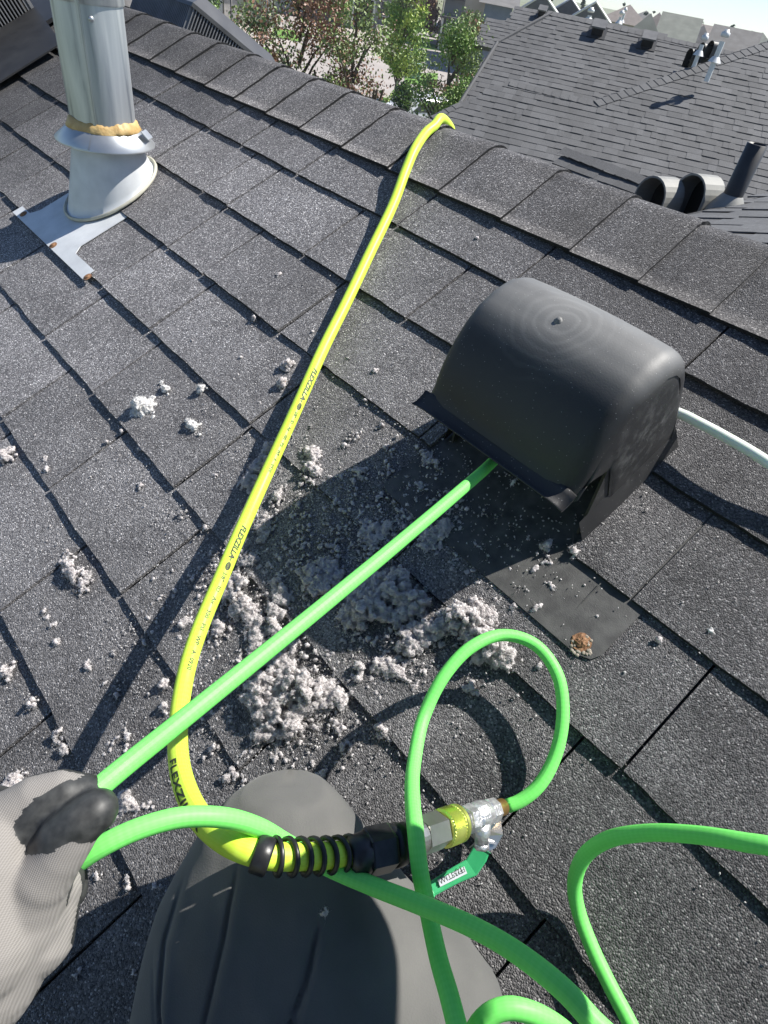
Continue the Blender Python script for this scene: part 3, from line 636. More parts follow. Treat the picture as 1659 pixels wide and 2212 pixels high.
def print_set(pxa, pxb, mat, ang=.35, full=True):
    a = arc_at(YP, *pxa); b = arc_at(YP, *pxb); Lt = b - a
    if not full:
        on_tube_text('FLEXZILLA', YP, YF, a, .0068, ang, YR, mat, yh, .25, stretch=Lt / .036 * .9, bold=.00012); return
    # proportions read off the hose: word, by, oval badge, rating line
    k = Lt
    w_ = on_tube_text('FLEXZILLA', YP, YF, a, .0068, ang, YR, mat, yh, .25, stretch=1.0, bold=.00012)
    bpy.data.objects.remove(yh.children[-1]) if False else None
    return k
def fit_text(body, a, b, size, ang, mat, shear=0, bold=0):
    """text that fills the arc from a to b"""
    cu = bpy.data.curves.new('t', 'FONT'); cu.body = body; cu.size = size; cu.shear = shear; t = bpy.data.objects.new('t', cu); COL.objects.link(t)
    bpy.context.view_layer.update(); wd = t.dimensions.x; bpy.data.objects.remove(t)
    on_tube_text(body, YP, YF, a, size, ang, YR, mat, yh, shear, stretch=(b - a) / max(wd, 1e-4), bold=bold or .00012)
for (pts_, ang) in (([(668,800),(646,862),(642,868),(637,882),(633,890),(571,1022)], .30), ([(514,1143),(487,1206),(484,1213),(479,1232),(468,1248),(407,1458)], .25)):
    A = [arc_at(YP, *p) for p in pts_]
    fit_text('FLEXZILLA', A[0], A[1], .0092, -ang, M['print'], .2, .00035)
    fit_text('by', A[1] + .002, A[2] + .003, .0035, -ang, M['print'])
    a0 = A[2] + .005; a1 = a0 + .0125          # oval badge
    c_ = []; L = [0.]
    for p, q in zip(YP[:-1], YP[1:]): L.append(L[-1] + (q - p).length)
    def surf(d, a, up=.0004):
        j = int(np.clip(np.searchsorted(L, d) - 1, 0, len(YP) - 2)); c = YP[j].lerp(YP[j + 1], (d - L[j]) / (L[j + 1] - L[j])); Tn = YF[j][0]
        view = Vector(CAM) - c; view = (view - Tn * view.dot(Tn)).normalized(); return c + (view * math.cos(a) + Tn.cross(view) * math.sin(a)) * (YR + up)
    mc = (a0 + a1) / 2; ring = [surf(mc + .0062 * math.cos(t), -ang + .36 * math.sin(t), .00015) for t in [2 * math.pi * k / 28 for k in range(28)]]
    obj('printed_badge', [surf(mc, -ang, .0003)] + ring, [(0, 1 + k, 1 + (k + 1) % 28) for k in range(28)], M['print'], yh)
    cu_mat = M['yellow_hose']
    on = on_tube_text('Legacy', YP, YF, mc - .0048, .0040, -ang, YR + .0003, M['grey_print'], yh, .15, stretch=.85)
    fit_text('3/8"   ID   Air   300   PSI   WP   A', a1 + .003, A[5] - .024, .0062, -ang, M['print'])
    fit_text('0920', A[5] - .013, A[5], .0062, -ang, M['print'])
A = [arc_at(YP, 408, 1650), arc_at(YP, 452, 1780)]
fit_text('FLEXZILLA', A[0], A[1], .0085, .55, M['print'], .2, .0002)

GR = .0062
taut_a = at(1112, 958, .715); taut_b = at(205, 1707, .345)
def lerp3(t): return taut_a.lerp(taut_b, t) + Vector((0, 0, -.006 * math.sin(math.pi * t)))
gpts = [at(*p) for p in [(1096,1741,.570),(1122,1731,.570),(1164,1697,.572),(1200,1630,.580),(1216,1540,.590),(1203,1455,.602),(1156,1393,.614),(1088,1372,.615),(1018,1398,.602),(958,1462,.588),(915,1550,.573),(894,1650,.535),(891,1730,.475),(898,1800,.440),(907,1880,.430),(923,1960,.425),(947,2070,.398),(970,2150,.375),(990,2230,.355),(1010,2330,.33),(1020,2420,.34),
        (1010,2330,.37),(1020,2240,.372),(1055,2193,.372),(1095,2178,.372),(1150,2188,.374),(1215,2225,.38),(1290,2300,.385),(1360,2340,.43),(1395,2290,.465),(1362,2214,.478),(1318,2130,.495),(1280,2050,.510),(1250,1970,.522),(1241,1910,.520),(1262,1850,.505),(1318,1812,.482),(1400,1799,.460),(1500,1803,.435),(1600,1818,.412),(1700,1840,.395),(1800,1920,.38),(1850,2100,.36),(1700,2330,.34),(1480,2360,.325),(1300,2225,.33),(1220,2140,.340),(1120,2060,.362),(1020,2002,.385),(910,1955,.405),(800,1912,.425),(700,1868,.432),(620,1822,.430),(555,1786,.405),(480,1766,.385),(390,1766,.372),(300,1790,.360),(230,1822,.352),(175,1856,.35),(120,1900,.352),(60,1930,.365),(-20,1905,.38),(-30,1850,.372),(40,1822,.35),(85,1822,.330),(140,1768,.328)]]
gpts += [at(176,1734,.334)] + [lerp3(t) for t in (.97, .9, .75, .6, .45, .3, .15, 0)] + [RP(-.285, -.225, .075), RP(-.29, -.20, .045), RP(-.292, -.19, .0)]
gh, GP, GF = hose('green_air_hose', gpts, GR, M['green_hose'], 'thin bright green hose looping from the ball valve through the glove into the vent', 'hose', 20)
wh, _, _ = hose('white_hose', [RP(-.255, -.01, .012), at(1440,876,.735), at(1490,903,.712), at(1560,940,.690), at(1660,1000,.662), at(1800,1110,.63), RP(.35, -.32, .02), RP(.7, -.4, .012)], .0062, M['white_hose'], 'white plastic hose lying behind the gooseneck vent at the right edge', 'hose')

# ------------------------------------------------------------------ hose end: strain guard, nut, swivel, coupler; then the ball valve
M['rubber'] = noisy('black_rubber', (.012, .012, .013), (.022, .022, .023), 60, .38, bump=.08, bscale=300)
M['black_steel'] = noisy('black_anodised', (.02, .02, .022), (.05, .05, .052), 90, .35, .6, bump=.05)
M['nickel'] = noisy('nickel_plate', (.42, .41, .38), (.58, .57, .54), 50, .28, .9, bump=.08, bscale=200, dist=.0004)
M['tape'] = noisy('thread_tape', (.55, .55, .56), (.9, .9, .9), 160, .3, .75, bump=1, bscale=260, dist=.0012)
M['brass'] = noisy('brass', (.45, .27, .08), (.58, .38, .14), 60, .35, .85, bump=.1)
M['lime_alu'] = noisy('lime_anodised', (.55, .62, .12), (.68, .74, .2), 60, .32, .8, bump=0)
M['green_vinyl'] = noisy('green_vinyl', (.03, .32, .12), (.05, .40, .16), 40, .4, bump=.08)
cf = empty('hose_coupling', at(690, 1850, .42), 0, 'black ribbed strain guard and hex nut with lime green coupler on the yellow hose end', 'hose fitting')
def part(root, name, vf, mat, smooth=False, attr=.5):
    mb = MB()
    for v, f in vf: mb.add(v, f)
    o = mb.build(name, mat, root, smooth); o.matrix_parent_inverse = Matrix.Translation(-Vector(root.location)); return o
g0 = arc_at(YP, 546, 1840); g1 = arc_at(YP, 772, 1842)
LY = [0.]
for p, q in zip(YP[:-1], YP[1:]): LY.append(LY[-1] + (q - p).length)
def ycen(d):
    j = int(np.clip(np.searchsorted(LY, d) - 1, 0, len(YP) - 2)); return YP[j].lerp(YP[j + 1], (d - LY[j]) / (LY[j + 1] - LY[j])), YF[j]
turns = 7; pts = []
for k in range(turns * 20 + 1):               # the coil of the guard
    u = k / (turns * 20); c, (Tn, Nn, Bn) = ycen(g0 + (g1 - g0) * (.05 + .88 * u)); a = 2 * math.pi * turns * u
    pts.append(c + (Nn * math.cos(a) + Bn * math.sin(a)) * (YR + .0022))
part(cf, 'guard_coil', [tube_data(pts, .0019, 8)[:2]], M['rubber'], True)
c, fr_ = ycen(g0); c2, _ = ycen(g0 + .011); part(cf, 'guard_sleeve', [lathe([(0, YR), (0, YR + .0022), (.001, YR + .0032), (.010, YR + .0034), (.0115, YR + .002), (.0115, YR)], c, fr_[0], 28, cap=False)], M['rubber'], True)
A0 = at(768, 1846, .437); A1 = at(858, 1826, .452)
ax1 = (A1 - A0).normalized()
part(cf, 'guard_ferrule', [lathe([(-.006, .0092), (-.004, .0125), (0, .0132), (.008, .0145), (.0095, .013), (.0095, .002)], A0, ax1, 28, cap=False)], M['rubber'], True)
part(cf, 'hex_nut', [lathe([(0, .011), (.0008, .0160), (.002, .0168), (.0195, .0168), (.0215, .0158), (.022, .010)], A0 + ax1 * .007, ax1, 6)], M['black_steel'])
B0 = A0 + ax1 * .028; ring_end = at(992, 1762, .525)
ax2 = (at(1105, 1738, .560) - at(870, 1822, .462)).normalized()
part(cf, 'swivel', [lathe([(-.003, .008), (0, .0145), (.002, .0152), (.008, .0152), (.010, .0138), (.015, .0138), (.017, .009)], B0, ax2, 30)], M['black_steel'], True)
C0 = B0 + ax2 * .015
part(cf, 'coupler_body', [lathe([(0, .010), (.001, .0135), (.004, .0140), (.012, .0140), (.013, .0128), (.016, .0128)], C0, ax2, 30), lathe([(.016, .010), (.017, .0142), (.040, .0142), (.042, .0120)], C0, ax2, 6)], M['nickel'], False)
v, f = [], []                                  # knurled collar: real diamond relief
n = 72; rows = 16; D0 = C0 + ax2 * .043; ref = Vector((0, 0, 1)); Nn = (ref - ax2 * ref.dot(ax2)).normalized(); Bn = ax2.cross(Nn)
prof = [(0, .0125), (.0006, .0138)]
for j in range(rows): prof.append((.0012 + j * .00085, None))
prof += [(.0160, .0142), (.0165, .0148), (.0195, .0148), (.020, .0142), (.0205, .0125)]
for j, (d, r) in enumerate(prof):
    for k in range(n):
        a = 2 * math.pi * k / n; rr = r if r else .0144 + .00045 * (1 if (j + k) % 2 else -1) * (1 if (j // 1) % 1 == 0 else 0)
        v.append(D0 + ax2 * d + (Nn * math.cos(a) + Bn * math.sin(a)) * rr)
f = [(i * n + k, i * n + (k + 1) % n, (i + 1) * n + (k + 1) % n, (i + 1) * n + k) for i in range(len(prof) - 1) for k in range(n)] + [tuple(range(n))[::-1], tuple(range((len(prof) - 1) * n, len(prof) * n))]
part(cf, 'knurled_collar', [(v, f)], M['lime_alu'])
bvl = empty('ball_valve', at(1040, 1760, .58), 0, 'small metal ball valve with green lever and brass stub resting on the shingles', 'valve')
E0 = D0 + ax2 * .020
part(bvl, 'nipple', [lathe([(0, .009), (.0005, .0105), (.0075, .0105), (.008, .009)], E0, ax2, 6), lathe([(-.004, .0078), (0, .0080), (.010, .0080)], E0, ax2, 24)], M['nickel'])
G0 = E0 + ax2 * .009
part(bvl, 'valve_body', [lathe([(0, .0085), (.001, .0112), (.010, .0118), (.011, .0105)], G0, ax2, 6), lathe([(.010, .0098), (.014, .0112), (.022, .0118), (.028, .0108), (.031, .0098)], G0, ax2, 28), lathe([(.030, .0085), (.0308, .0110), (.041, .0106), (.042, .008)], G0, ax2, 8)], M['tape'])
end = at(1100, 1741, .57)
br0 = end - (end - (G0 + ax2 * .042)).normalized() * .012
part(bvl, 'brass_stub', [lathe([(-.002, .0068), (0, .0072), (.014, .0072), (.0145, .006)], G0 + ax2 * .0405, ax2, 24)], M['brass'], True)
st0 = G0 + ax2 * .020                          # stem drops towards the camera-side, lever runs down-left
dn = (at(1046, 1832, .545) - at(1038, 1775, .545)).normalized()
dn = (dn - ax2 * dn.dot(ax2)).normalized(); st0 = at(1040, 1762, (Vector(st0) - Vector(CAM)).dot(Vector(-R[:, 2])) - .003)
part(bvl, 'stem', [lathe([(.006, .0078), (.014, .0078), (.016, .0062), (.022, .006)], st0, dn, 18), lathe([(.022, .0065), (.0265, .0065)], st0, dn, 6)], M['tape'], True)
def slab(pts, wd, th, up):       # bent strip through points, width wd, thickness th
    v = []; pts = [Vector(p) for p in pts]
    for i, p in enumerate(pts):
        Tn = (pts[min(i + 1, len(pts) - 1)] - pts[max(i - 1, 0)]).normalized(); sd_ = Tn.cross(Vector(up)).normalized(); u2 = sd_.cross(Tn).normalized(); w2 = wd[i] if hasattr(wd, '__len__') else wd
        v += [p + sd_ * w2 / 2 + u2 * th / 2, p + sd_ * w2 / 2 - u2 * th / 2, p - sd_ * w2 / 2 - u2 * th / 2, p - sd_ * w2 / 2 + u2 * th / 2]
    f = [(4 * i + k, 4 * i + (k + 1) % 4, 4 * i + 4 + (k + 1) % 4, 4 * i + 4 + k) for i in range(len(pts) - 1) for k in range(4)] + [(0, 1, 2, 3), (4 * len(pts) - 1, 4 * len(pts) - 2, 4 * len(pts) - 3, 4 * len(pts) - 4)]
    return v, f
vw = (Vector(CAM) - at(1040, 1850, .58)).normalized()
part(bvl, 'lever_bracket', [slab([at(1068,1772,0.5680), at(1072,1800,0.5600), at(1062,1818,0.5550), at(1035,1832,0.5510), at(1020,1845,0.5470)], .012, .0022, vw * .6 + dn * .3), slab([at(1018,1778,0.5480), at(1020,1800,0.5480), at(1040,1818,0.5490), at(1066,1822,0.5550)], .008, .002, dn + vw * .4)], M['nickel'])
lev = part(bvl, 'lever_grip', [slab([at(*p) for p in [(1042,1832,0.5430), (1035,1848,0.5410), (1018,1874,0.5380), (985,1890,0.5350), (955,1907,0.5320), (930,1922,0.5290)]], [.014, .015, .015, .013, .012, .011], .0042, vw)], M['green_vinyl'])
bv_ = lev.modifiers.new('b', 'BEVEL'); bv_.width = .0012; bv_.segments = 2
stk = part(bvl, 'lever_label', [slab([at(*p) for p in [(948,1908,0.5285), (1006,1879,0.5345)]], 0.0058, .0004, vw)], new_mat('label', (.5, .53, .56), .5)[0])
cu = bpy.data.curves.new('t', 'FONT'); cu.body = 'FJ25TLW'; cu.size = .0062; t = bpy.data.objects.new('t', cu); COL.objects.link(t)
me = bpy.data.meshes.new_from_object(t.evaluated_get(bpy.context.evaluated_depsgraph_get())); bpy.data.objects.remove(t)
o_ = at(1004, 1877, .5337); xd = (at(950, 1904, .5278) - o_).normalized(); zd = (vw - xd * vw.dot(xd)).normalized(); yd = zd.cross(xd); o_ = o_ - yd * .0022 + zd * .0006
for vtx in me.vertices: p = vtx.co.copy(); vtx.co = o_ + xd * p.x * 1.0 + yd * p.y
me.materials.append(M['print']); t = bpy.data.objects.new('label_print', me); COL.objects.link(t); t.parent = stk

# ------------------------------------------------------------------ the worker: trousers over the knee, gloved hand, and the rest of the body behind the camera
def CC(r, u, b): return Vector(CAM + R @ np.array([r, u, b]))
FW = Vector(-R[:, 2]); RT = Vector(R[:, 0]); UPV = Vector(R[:, 1])
person = empty('person', RP(.15, -1.25, 0), 0, 'person in charcoal work trousers and a grey knit glove kneeling on the roof', 'person')
def pz(o): o.parent = person; o.matrix_parent_inverse = Matrix.Translation(-Vector(person.location)); return o
def fabric(name, c1, c2, weave=900):
    m, nt, b = new_mat(name, c1, .85); L = nt.links.new; b.inputs['Specular IOR Level'].default_value = .25
    tc = N(nt, 'ShaderNodeTexCoord'); n1 = N(nt, 'ShaderNodeTexNoise'); n1.inputs['Scale'].default_value = 14; n1.inputs['Detail'].default_value = 7; L(tc.outputs['Object'], n1.inputs['Vector'])
    r = ramp(nt, [(.3, c1), (.7, c2)]); L(n1.outputs['Fac'], r.inputs[0]); L(r.outputs[0], b.inputs['Base Color'])
    n2 = N(nt, 'ShaderNodeTexNoise'); n2.inputs['Scale'].default_value = weave; n2.inputs['Detail'].default_value = 2; L(tc.outputs['Object'], n2.inputs['Vector'])
    bp = N(nt, 'ShaderNodeBump'); bp.inputs['Strength'].default_value = .35; bp.inputs['Distance'].default_value = .0008; L(n2.outputs['Fac'], bp.inputs['Height']); L(bp.outputs[0], b.inputs['Normal'])
    b.inputs['Sheen Weight'].default_value = .15
    return m
M['trousers'] = fabric('charcoal_trousers', (.09, .09, .087), (.135, .133, .126))
M['jacket'] = fabric('grey_jacket', (.1, .11, .12), (.14, .15, .16)); M['skin'] = noisy('skin', (.5, .3, .22), (.58, .37, .28), 30, .5)
M['hair'] = noisy('dark_hair', (.03, .02, .015), (.06, .04, .03), 200, .6)
prof = [(1686,603,645,.497),(1692,570,672,.485),(1705,530,702,.472),(1740,482,735,.455),(1780,447,765,.445),(1830,412,800,.437),(1880,383,845,.430),(1940,352,893,.420),(2000,332,952,.410),(2070,314,1030,.398),(2140,301,1082,.385),(2230,283,1108,.370),(2400,262,1132,.35),(2700,245,1150,.33)]
def interp(tab, y, k):
    for a, b in zip(tab[:-1], tab[1:]):
        if y <= b[0]: t = (y - a[0]) / (b[0] - a[0]); t = max(0, t); return a[k] + (b[k] - a[k]) * t
    return tab[-1][k]
creases = [(.0050, 4.2, [(1800, 548), (1900, 532), (2050, 497), (2212, 458), (2700, 400)]), (.0058, 4.8, [(1885, 706), (1960, 690), (2080, 650), (2212, 600), (2700, 480)]),
           (.0075, 6.0, [(1845, 428), (1950, 400), (2060, 398), (2212, 436), (2700, 480)]), (.0025, 4.0, [(1990, 372), (2090, 390), (2212, 418), (2700, 450)]),
           (.0022, 12, [(1960, 905), (2050, 940), (2150, 985), (2300, 1010)])]
ys = []; y = 1686
while y < 2700: ys.append(y); y += 5 if y < 1720 else (9 if y < 2260 else 40)
v = []; nth = 400
for y in ys:
    xl, xr, df = (interp(prof, y, k) for k in (1, 2, 3)); b = .012 + .060 * min(1, ((y - 1680) / 160.)) ** .5 if y < 1840 else .072
    dc = df + b; xc = (xl + xr) / 2; a = (xr - xl) / 2 * dc / F
    for k in range(nth):
        t = 2 * math.pi * k / nth; ct, st = math.cos(t), math.sin(t); e = .82
        cx_ = math.copysign(abs(ct) ** e, ct); sx_ = math.copysign(abs(st) ** e, st); p = at(xc, y, dc) + RT * a * cx_ - FW * b * sx_
        if st > -.2:
            u = xc + cx_ * (xr - xl) / 2; off = 0
            for amp, wd, path in creases:
                if y < path[0][0] - 25: continue
                fade = min(1, (y - path[0][0] + 25) / 60.); xcr = interp(path, y, 1)
                off += amp * fade * (math.exp(-((u - xcr) / wd) ** 2) - .45 * math.exp(-((u - xcr - 16) / 14.) ** 2))
            nzv = noise.noise(Vector((u / 95., y / 170., 3))) * .0045 + noise.noise(Vector((u / 38., y / 90., 9))) * .0012
            edge = max(0, sx_); p += FW * (off + nzv) * edge
        v.append(p)
nr = len(ys); f = [(i * nth + k, (i + 1) * nth + k, (i + 1) * nth + (k + 1) % nth, i * nth + (k + 1) % nth) for i in range(nr - 1) for k in range(nth)] + [tuple(range(nth)), tuple(range((nr - 1) * nth, nr * nth))[::-1]]
pz(obj('trousers', v, f, M['trousers'], None, True))
HIP = CC(.06, -.58, .17)
# lower leg folded behind the knee, other leg, seat
knee = at(620, 1830, .53); ank = RP(.10, -1.25, .06)
parts = chain([knee, ank], [.055, .045]) + chain([HIP, HIP + Vector((.16, .12, 0)), RP(.28, -.95, .12), RP(.36, -1.5, .06)], [.12, .12, .085, .05])
me = fuse(parts, .012, 8); me.materials.append(M['trousers']); me.name = 'trouser_seat'; o = bpy.data.objects.new('trouser_seat', me); COL.objects.link(o); pz(o); me.polygons.foreach_set('use_smooth', [True] * len(me.polygons))
chest = CC(.14, -.28, .24); shR = CC(.30, -.20, .06); shL = CC(-.10, -.26, .20); headc = CC(.10, .06, .26); elR = CC(.33, .046, -.235); haR = CC(.06, -.02, .03)  # unseen right arm, elbow posed so its shadow falls over the thigh
wrL = at(-170, 2180, .31); elL = CC(-.34, -.38, .0)
body = chain([HIP + Vector((.06, .03, .02)), chest], [.13, .155]) + chain([shR, chest, shL], [.075, .14, .075]) + chain([chest, CC(.11, -.08, .26), headc], [.07, .055, .085]) + \
       [capsule(headc, headc + FW * .035 - UPV * .04, .088, .07), capsule(headc + FW * .085 - UPV * .01, headc + FW * .105 - UPV * .03, .012, .014)] + \
       chain([shR, elR, haR], [.070, .062, .036]) + chain([shL, elL, wrL], [.062, .048, .032])
me = fuse(body, .011, 6); me.name = 'body'; me.materials.append(M['skin']); me.materials.append(M['jacket'])
hc = Vector(headc); mi = []
for p in me.polygons:
    c = p.center; mi.append(0 if (c - hc).length < .15 or (c - Vector(haR)).length < .09 else 1)
me.polygons.foreach_set('material_index', mi); me.polygons.foreach_set('use_smooth', [True] * len(me.polygons))
o = bpy.data.objects.new('body', me); COL.objects.link(o); pz(o)
hv, hf = lathe([(-.02, .092), (.02, .096), (.06, .08), (.09, .045), (.1, .001)], headc - FW * .012, UPV, 28, cap=False); pz(obj('hair', hv, hf, M['hair'], None, True))
hand_parts = []
for (a, b_, r0, r1) in [((.06, -.02), (.02, -.01), .012, .010), ((.055, .0), (.015, .012), .011, .009), ((.055, -.04), (.02, -.035), .011, .009)]:
    hand_parts.append(capsule(CC(a[0], a[1], .03), CC(b_[0], b_[1], .025), r0, r1))
me = fuse(hand_parts + [capsule(haR, CC(.05, -.02, .03), .032, .026)], .004, 4); me.name = 'right_hand'; me.materials.append(M['skin']); me.polygons.foreach_set('use_smooth', [True] * len(me.polygons)); o = bpy.data.objects.new('hand', me); COL.objects.link(o); pz(o)
# the phone this picture is taken with would be at the camera; its maker's hand is behind the lens

# gloved left hand: index finger and thumb pinch the hose, the other fingers curl underneath
gl = []     # (a, b, ra, rb, coated)
def seg(pts, coat):
    for (p, q), c in zip(zip(pts[:-1], pts[1:]), coat): gl.append((at(*p[:3]), at(*q[:3]), p[3], q[3], c))
seg([(-190,2240,.320,.036), (-60,2090,.325,.037), (5,1960,.332,.037), (10,1880,.336,.033)], [0, 0, 0])            # wrist and back of hand
seg([(-60,2030,.315,.034), (-60,1880,.325,.036), (-40,1815,.335,.028)], [0, 0])
seg([(60,2010,.335,.026), (108,1915,.340,.018)], [0])
seg([(-25,1840,.335,.026), (25,1770,.333,.0165), (75,1727,.335,.0130), (130,1707,.338,.0112), (180,1712,.341,.0100), (196,1728,.344,.0088)], [0, 0, 0, 0, 2]) # index, knit on its back
seg([(44,1852,.331,.0125), (60,1790,.330,.0125), (95,1744,.333,.0122), (140,1718,.337,.0115), (186,1712,.341,.0100)], [1, 1, 1, 1])                            # its coated inner face
seg([(45,1950,.327,.026), (90,1895,.322,.0165), (128,1850,.321,.0130), (160,1805,.322,.0118)], [0, 0, 0])                                                    # thumb, knit part
seg([(78,1872,.326,.0100), (135,1805,.322,.0125), (180,1772,.323,.0122), (207,1752,.326,.0115), (214,1744,.330,.0100)], [1, 1, 1, 1])                         # thumb tip, coated
seg([(70,1880,.336,.0120), (110,1830,.332,.0110)], [1])
for q, (dx, dy, dd) in enumerate([(0, 0, 0), (-22, 62, .006), (-48, 122, .010)]):                                                                             # middle, ring, little finger curled under
    seg([(20+dx,1900+dy,.352+dd,.014), (90+dx,1865+dy,.366+dd,.0125), (145+dx,1880+dy,.372+dd,.0115), (150+dx,1925+dy,.366+dd,.0105), (112+dx,1955+dy,.352+dd,.0100)], [1, 1, 1, 1])
vf = [capsule(a, b, ra, rb, 16) for a, b, ra, rb, c in gl]
me = fuse(vf, .0016, 5); me.name = 'glove'
pv = np.zeros(len(me.vertices) * 3); me.vertices.foreach_get('co', pv); pv = pv.reshape(-1, 3); best = np.full(len(pv), 1e9); co = np.zeros(len(pv))
for a, b, ra, rb, c in gl:
    a = np.array(a); b = np.array(b); ab = b - a; t = np.clip((pv - a) @ ab / (ab @ ab), 0, 1); d = np.linalg.norm(pv - a - t[:, None] * ab, axis=1) - (ra + (rb - ra) * t)
    m_ = d < best; best[m_] = d[m_]; co[m_] = 1 if c else 0
# palm side of the whole hand is coated: faces turned away from the camera
nv = np.zeros(len(me.vertices) * 3); me.vertices.foreach_get('normal', nv) if hasattr(me.vertices[0], 'normal') else None; nv = nv.reshape(-1, 3)
co = np.maximum(co, (nv @ np.array(-FW) < -.05).astype(float))
at_ = me.attributes.new('coat', 'FLOAT', 'POINT'); at_.data.foreach_set('value', co.astype(np.float32))
uvh = me.attributes.new('along', 'FLOAT_VECTOR', 'POINT')
ax_h = np.array((at(100, 1720, .335) - at(-60, 2130, .33)).normalized()); ac_h = np.cross(ax_h, np.array(FW)); uvv = np.stack([pv @ ax_h, pv @ ac_h, pv @ np.array(FW)], 1)
uvh.data.foreach_set('vector', uvv.astype(np.float32).ravel())
def glove_mat():
    m, nt, b = new_mat('knit_glove', (.4, .38, .35), .9); L = nt.links.new
    A = N(nt, 'ShaderNodeAttribute'); A.attribute_name = 'coat'; B = N(nt, 'ShaderNodeAttribute'); B.attribute_name = 'along'
    sx = N(nt, 'ShaderNodeSeparateXYZ'); L(B.outputs['Vector'], sx.inputs[0]); nz = N(nt, 'ShaderNodeTexNoise'); nz.inputs['Scale'].default_value = 22; L(B.outputs['Vector'], nz.inputs['Vector'])
    def wave(src, k, wob):
        a = N(nt, 'ShaderNodeMath'); a.operation = 'MULTIPLY'; L(src, a.inputs[0]); a.inputs[1].default_value = k
        c = N(nt, 'ShaderNodeMath'); c.operation = 'MULTIPLY_ADD'; L(nz.outputs['Fac'], c.inputs[0]); c.inputs[1].default_value = wob; L(a.outputs[0], c.inputs[2])
        s = N(nt, 'ShaderNodeMath'); s.operation = 'SINE'; L(c.outputs[0], s.inputs[0]); return s
    w1 = wave(sx.outputs['Y'], 5200, 30); w2 = wave(sx.outputs['X'], 7000, 6)
    h = N(nt, 'ShaderNodeMath'); h.operation = 'MULTIPLY_ADD'; L(w2.outputs[0], h.inputs[0]); h.inputs[1].default_value = .35; L(w1.outputs[0], h.inputs[2])
    cr = ramp(nt, [(.0, (.19, .178, .165)), (.5, (.235, .222, .206)), (1, (.27, .255, .237))]); mr = N(nt, 'ShaderNodeMapRange'); mr.inputs['From Min'].default_value = -1.35; mr.inputs['From Max'].default_value = 1.35; L(h.outputs[0], mr.inputs['Value']); L(mr.outputs[0], cr.inputs[0])
    st = N(nt, 'ShaderNodeMapRange'); st.inputs['From Min'].default_value = .4; st.inputs['From Max'].default_value = .6; L(A.outputs['Fac'], st.inputs['Value'])
    n2 = N(nt, 'ShaderNodeTexNoise'); n2.inputs['Scale'].default_value = 180; n2.inputs['Detail'].default_value = 6; L(B.outputs['Vector'], n2.inputs['Vector']); cc = ramp(nt, [(.3, (.018, .019, .019)), (.75, (.055, .057, .055))]); L(n2.outputs['Fac'], cc.inputs[0])
    mx = N(nt, 'ShaderNodeMix'); mx.data_type = 'RGBA'; L(st.outputs[0], mx.inputs['Factor']); L(cr.outputs[0], mx.inputs['A']); L(cc.outputs[0], mx.inputs['B']); L(mx.outputs['Result'], b.inputs['Base Color'])
    rr = N(nt, 'ShaderNodeMapRange'); L(st.outputs[0], rr.inputs['Value']); rr.inputs['To Min'].default_value = .92; rr.inputs['To Max'].default_value = .52; L(rr.outputs[0], b.inputs['Roughness'])
    mh = N(nt, 'ShaderNodeMix'); mh.data_type = 'FLOAT'; L(st.outputs[0], mh.inputs['Factor']); L(h.outputs[0], mh.inputs['A']); L(n2.outputs['Fac'], mh.inputs['B'])
    bp = N(nt, 'ShaderNodeBump'); bp.inputs['Strength'].default_value = .22; bp.inputs['Distance'].default_value = .0005; L(mh.outputs['Result'], bp.inputs['Height']); L(bp.outputs[0], b.inputs['Normal'])
    return m
me.materials.append(glove_mat()); me.polygons.foreach_set('use_smooth', [True] * len(me.polygons)); o = bpy.data.objects.new('glove', me); COL.objects.link(o); pz(o)

# ------------------------------------------------------------------ lint blown out of the vent
bm = bmesh.new(); bmesh.ops.create_icosphere(bm, subdivisions=2, radius=1); ICO2 = np.array([tuple(q.co) for q in bm.verts]); ICO2F = np.array([[q.index for q in p.verts] for p in bm.faces]); bm.free()
bm = bmesh.new(); bmesh.ops.create_icosphere(bm, subdivisions=1, radius=1); ICO1 = np.array([tuple(q.co) for q in bm.verts]); ICO1F = np.array([[q.index for q in p.verts] for p in bm.faces]); bm.free()
LR = np.random.RandomState(11)
def np_mesh(name, V, Fa, mats, midx=None, smooth=False):
    me = bpy.data.meshes.new(name); me.vertices.add(len(V)); me.vertices.foreach_set('co', V.astype(np.float32).ravel())
    me.loops.add(len(Fa) * 3); me.loops.foreach_set('vertex_index', Fa.astype(np.int32).ravel()); me.polygons.add(len(Fa))
    me.polygons.foreach_set('loop_start', np.arange(0, len(Fa) * 3, 3, dtype=np.int32)); me.polygons.foreach_set('loop_total', np.full(len(Fa), 3, dtype=np.int32))
    for m in mats: me.materials.append(m)
    if midx is not None: me.polygons.foreach_set('material_index', midx.astype(np.int32))
    me.update(calc_edges=True); me.validate(); 
    if smooth: me.polygons.foreach_set('use_smooth', np.ones(len(Fa), dtype=bool))
    return me
Bm = np.array(BASIS.to_3x3())
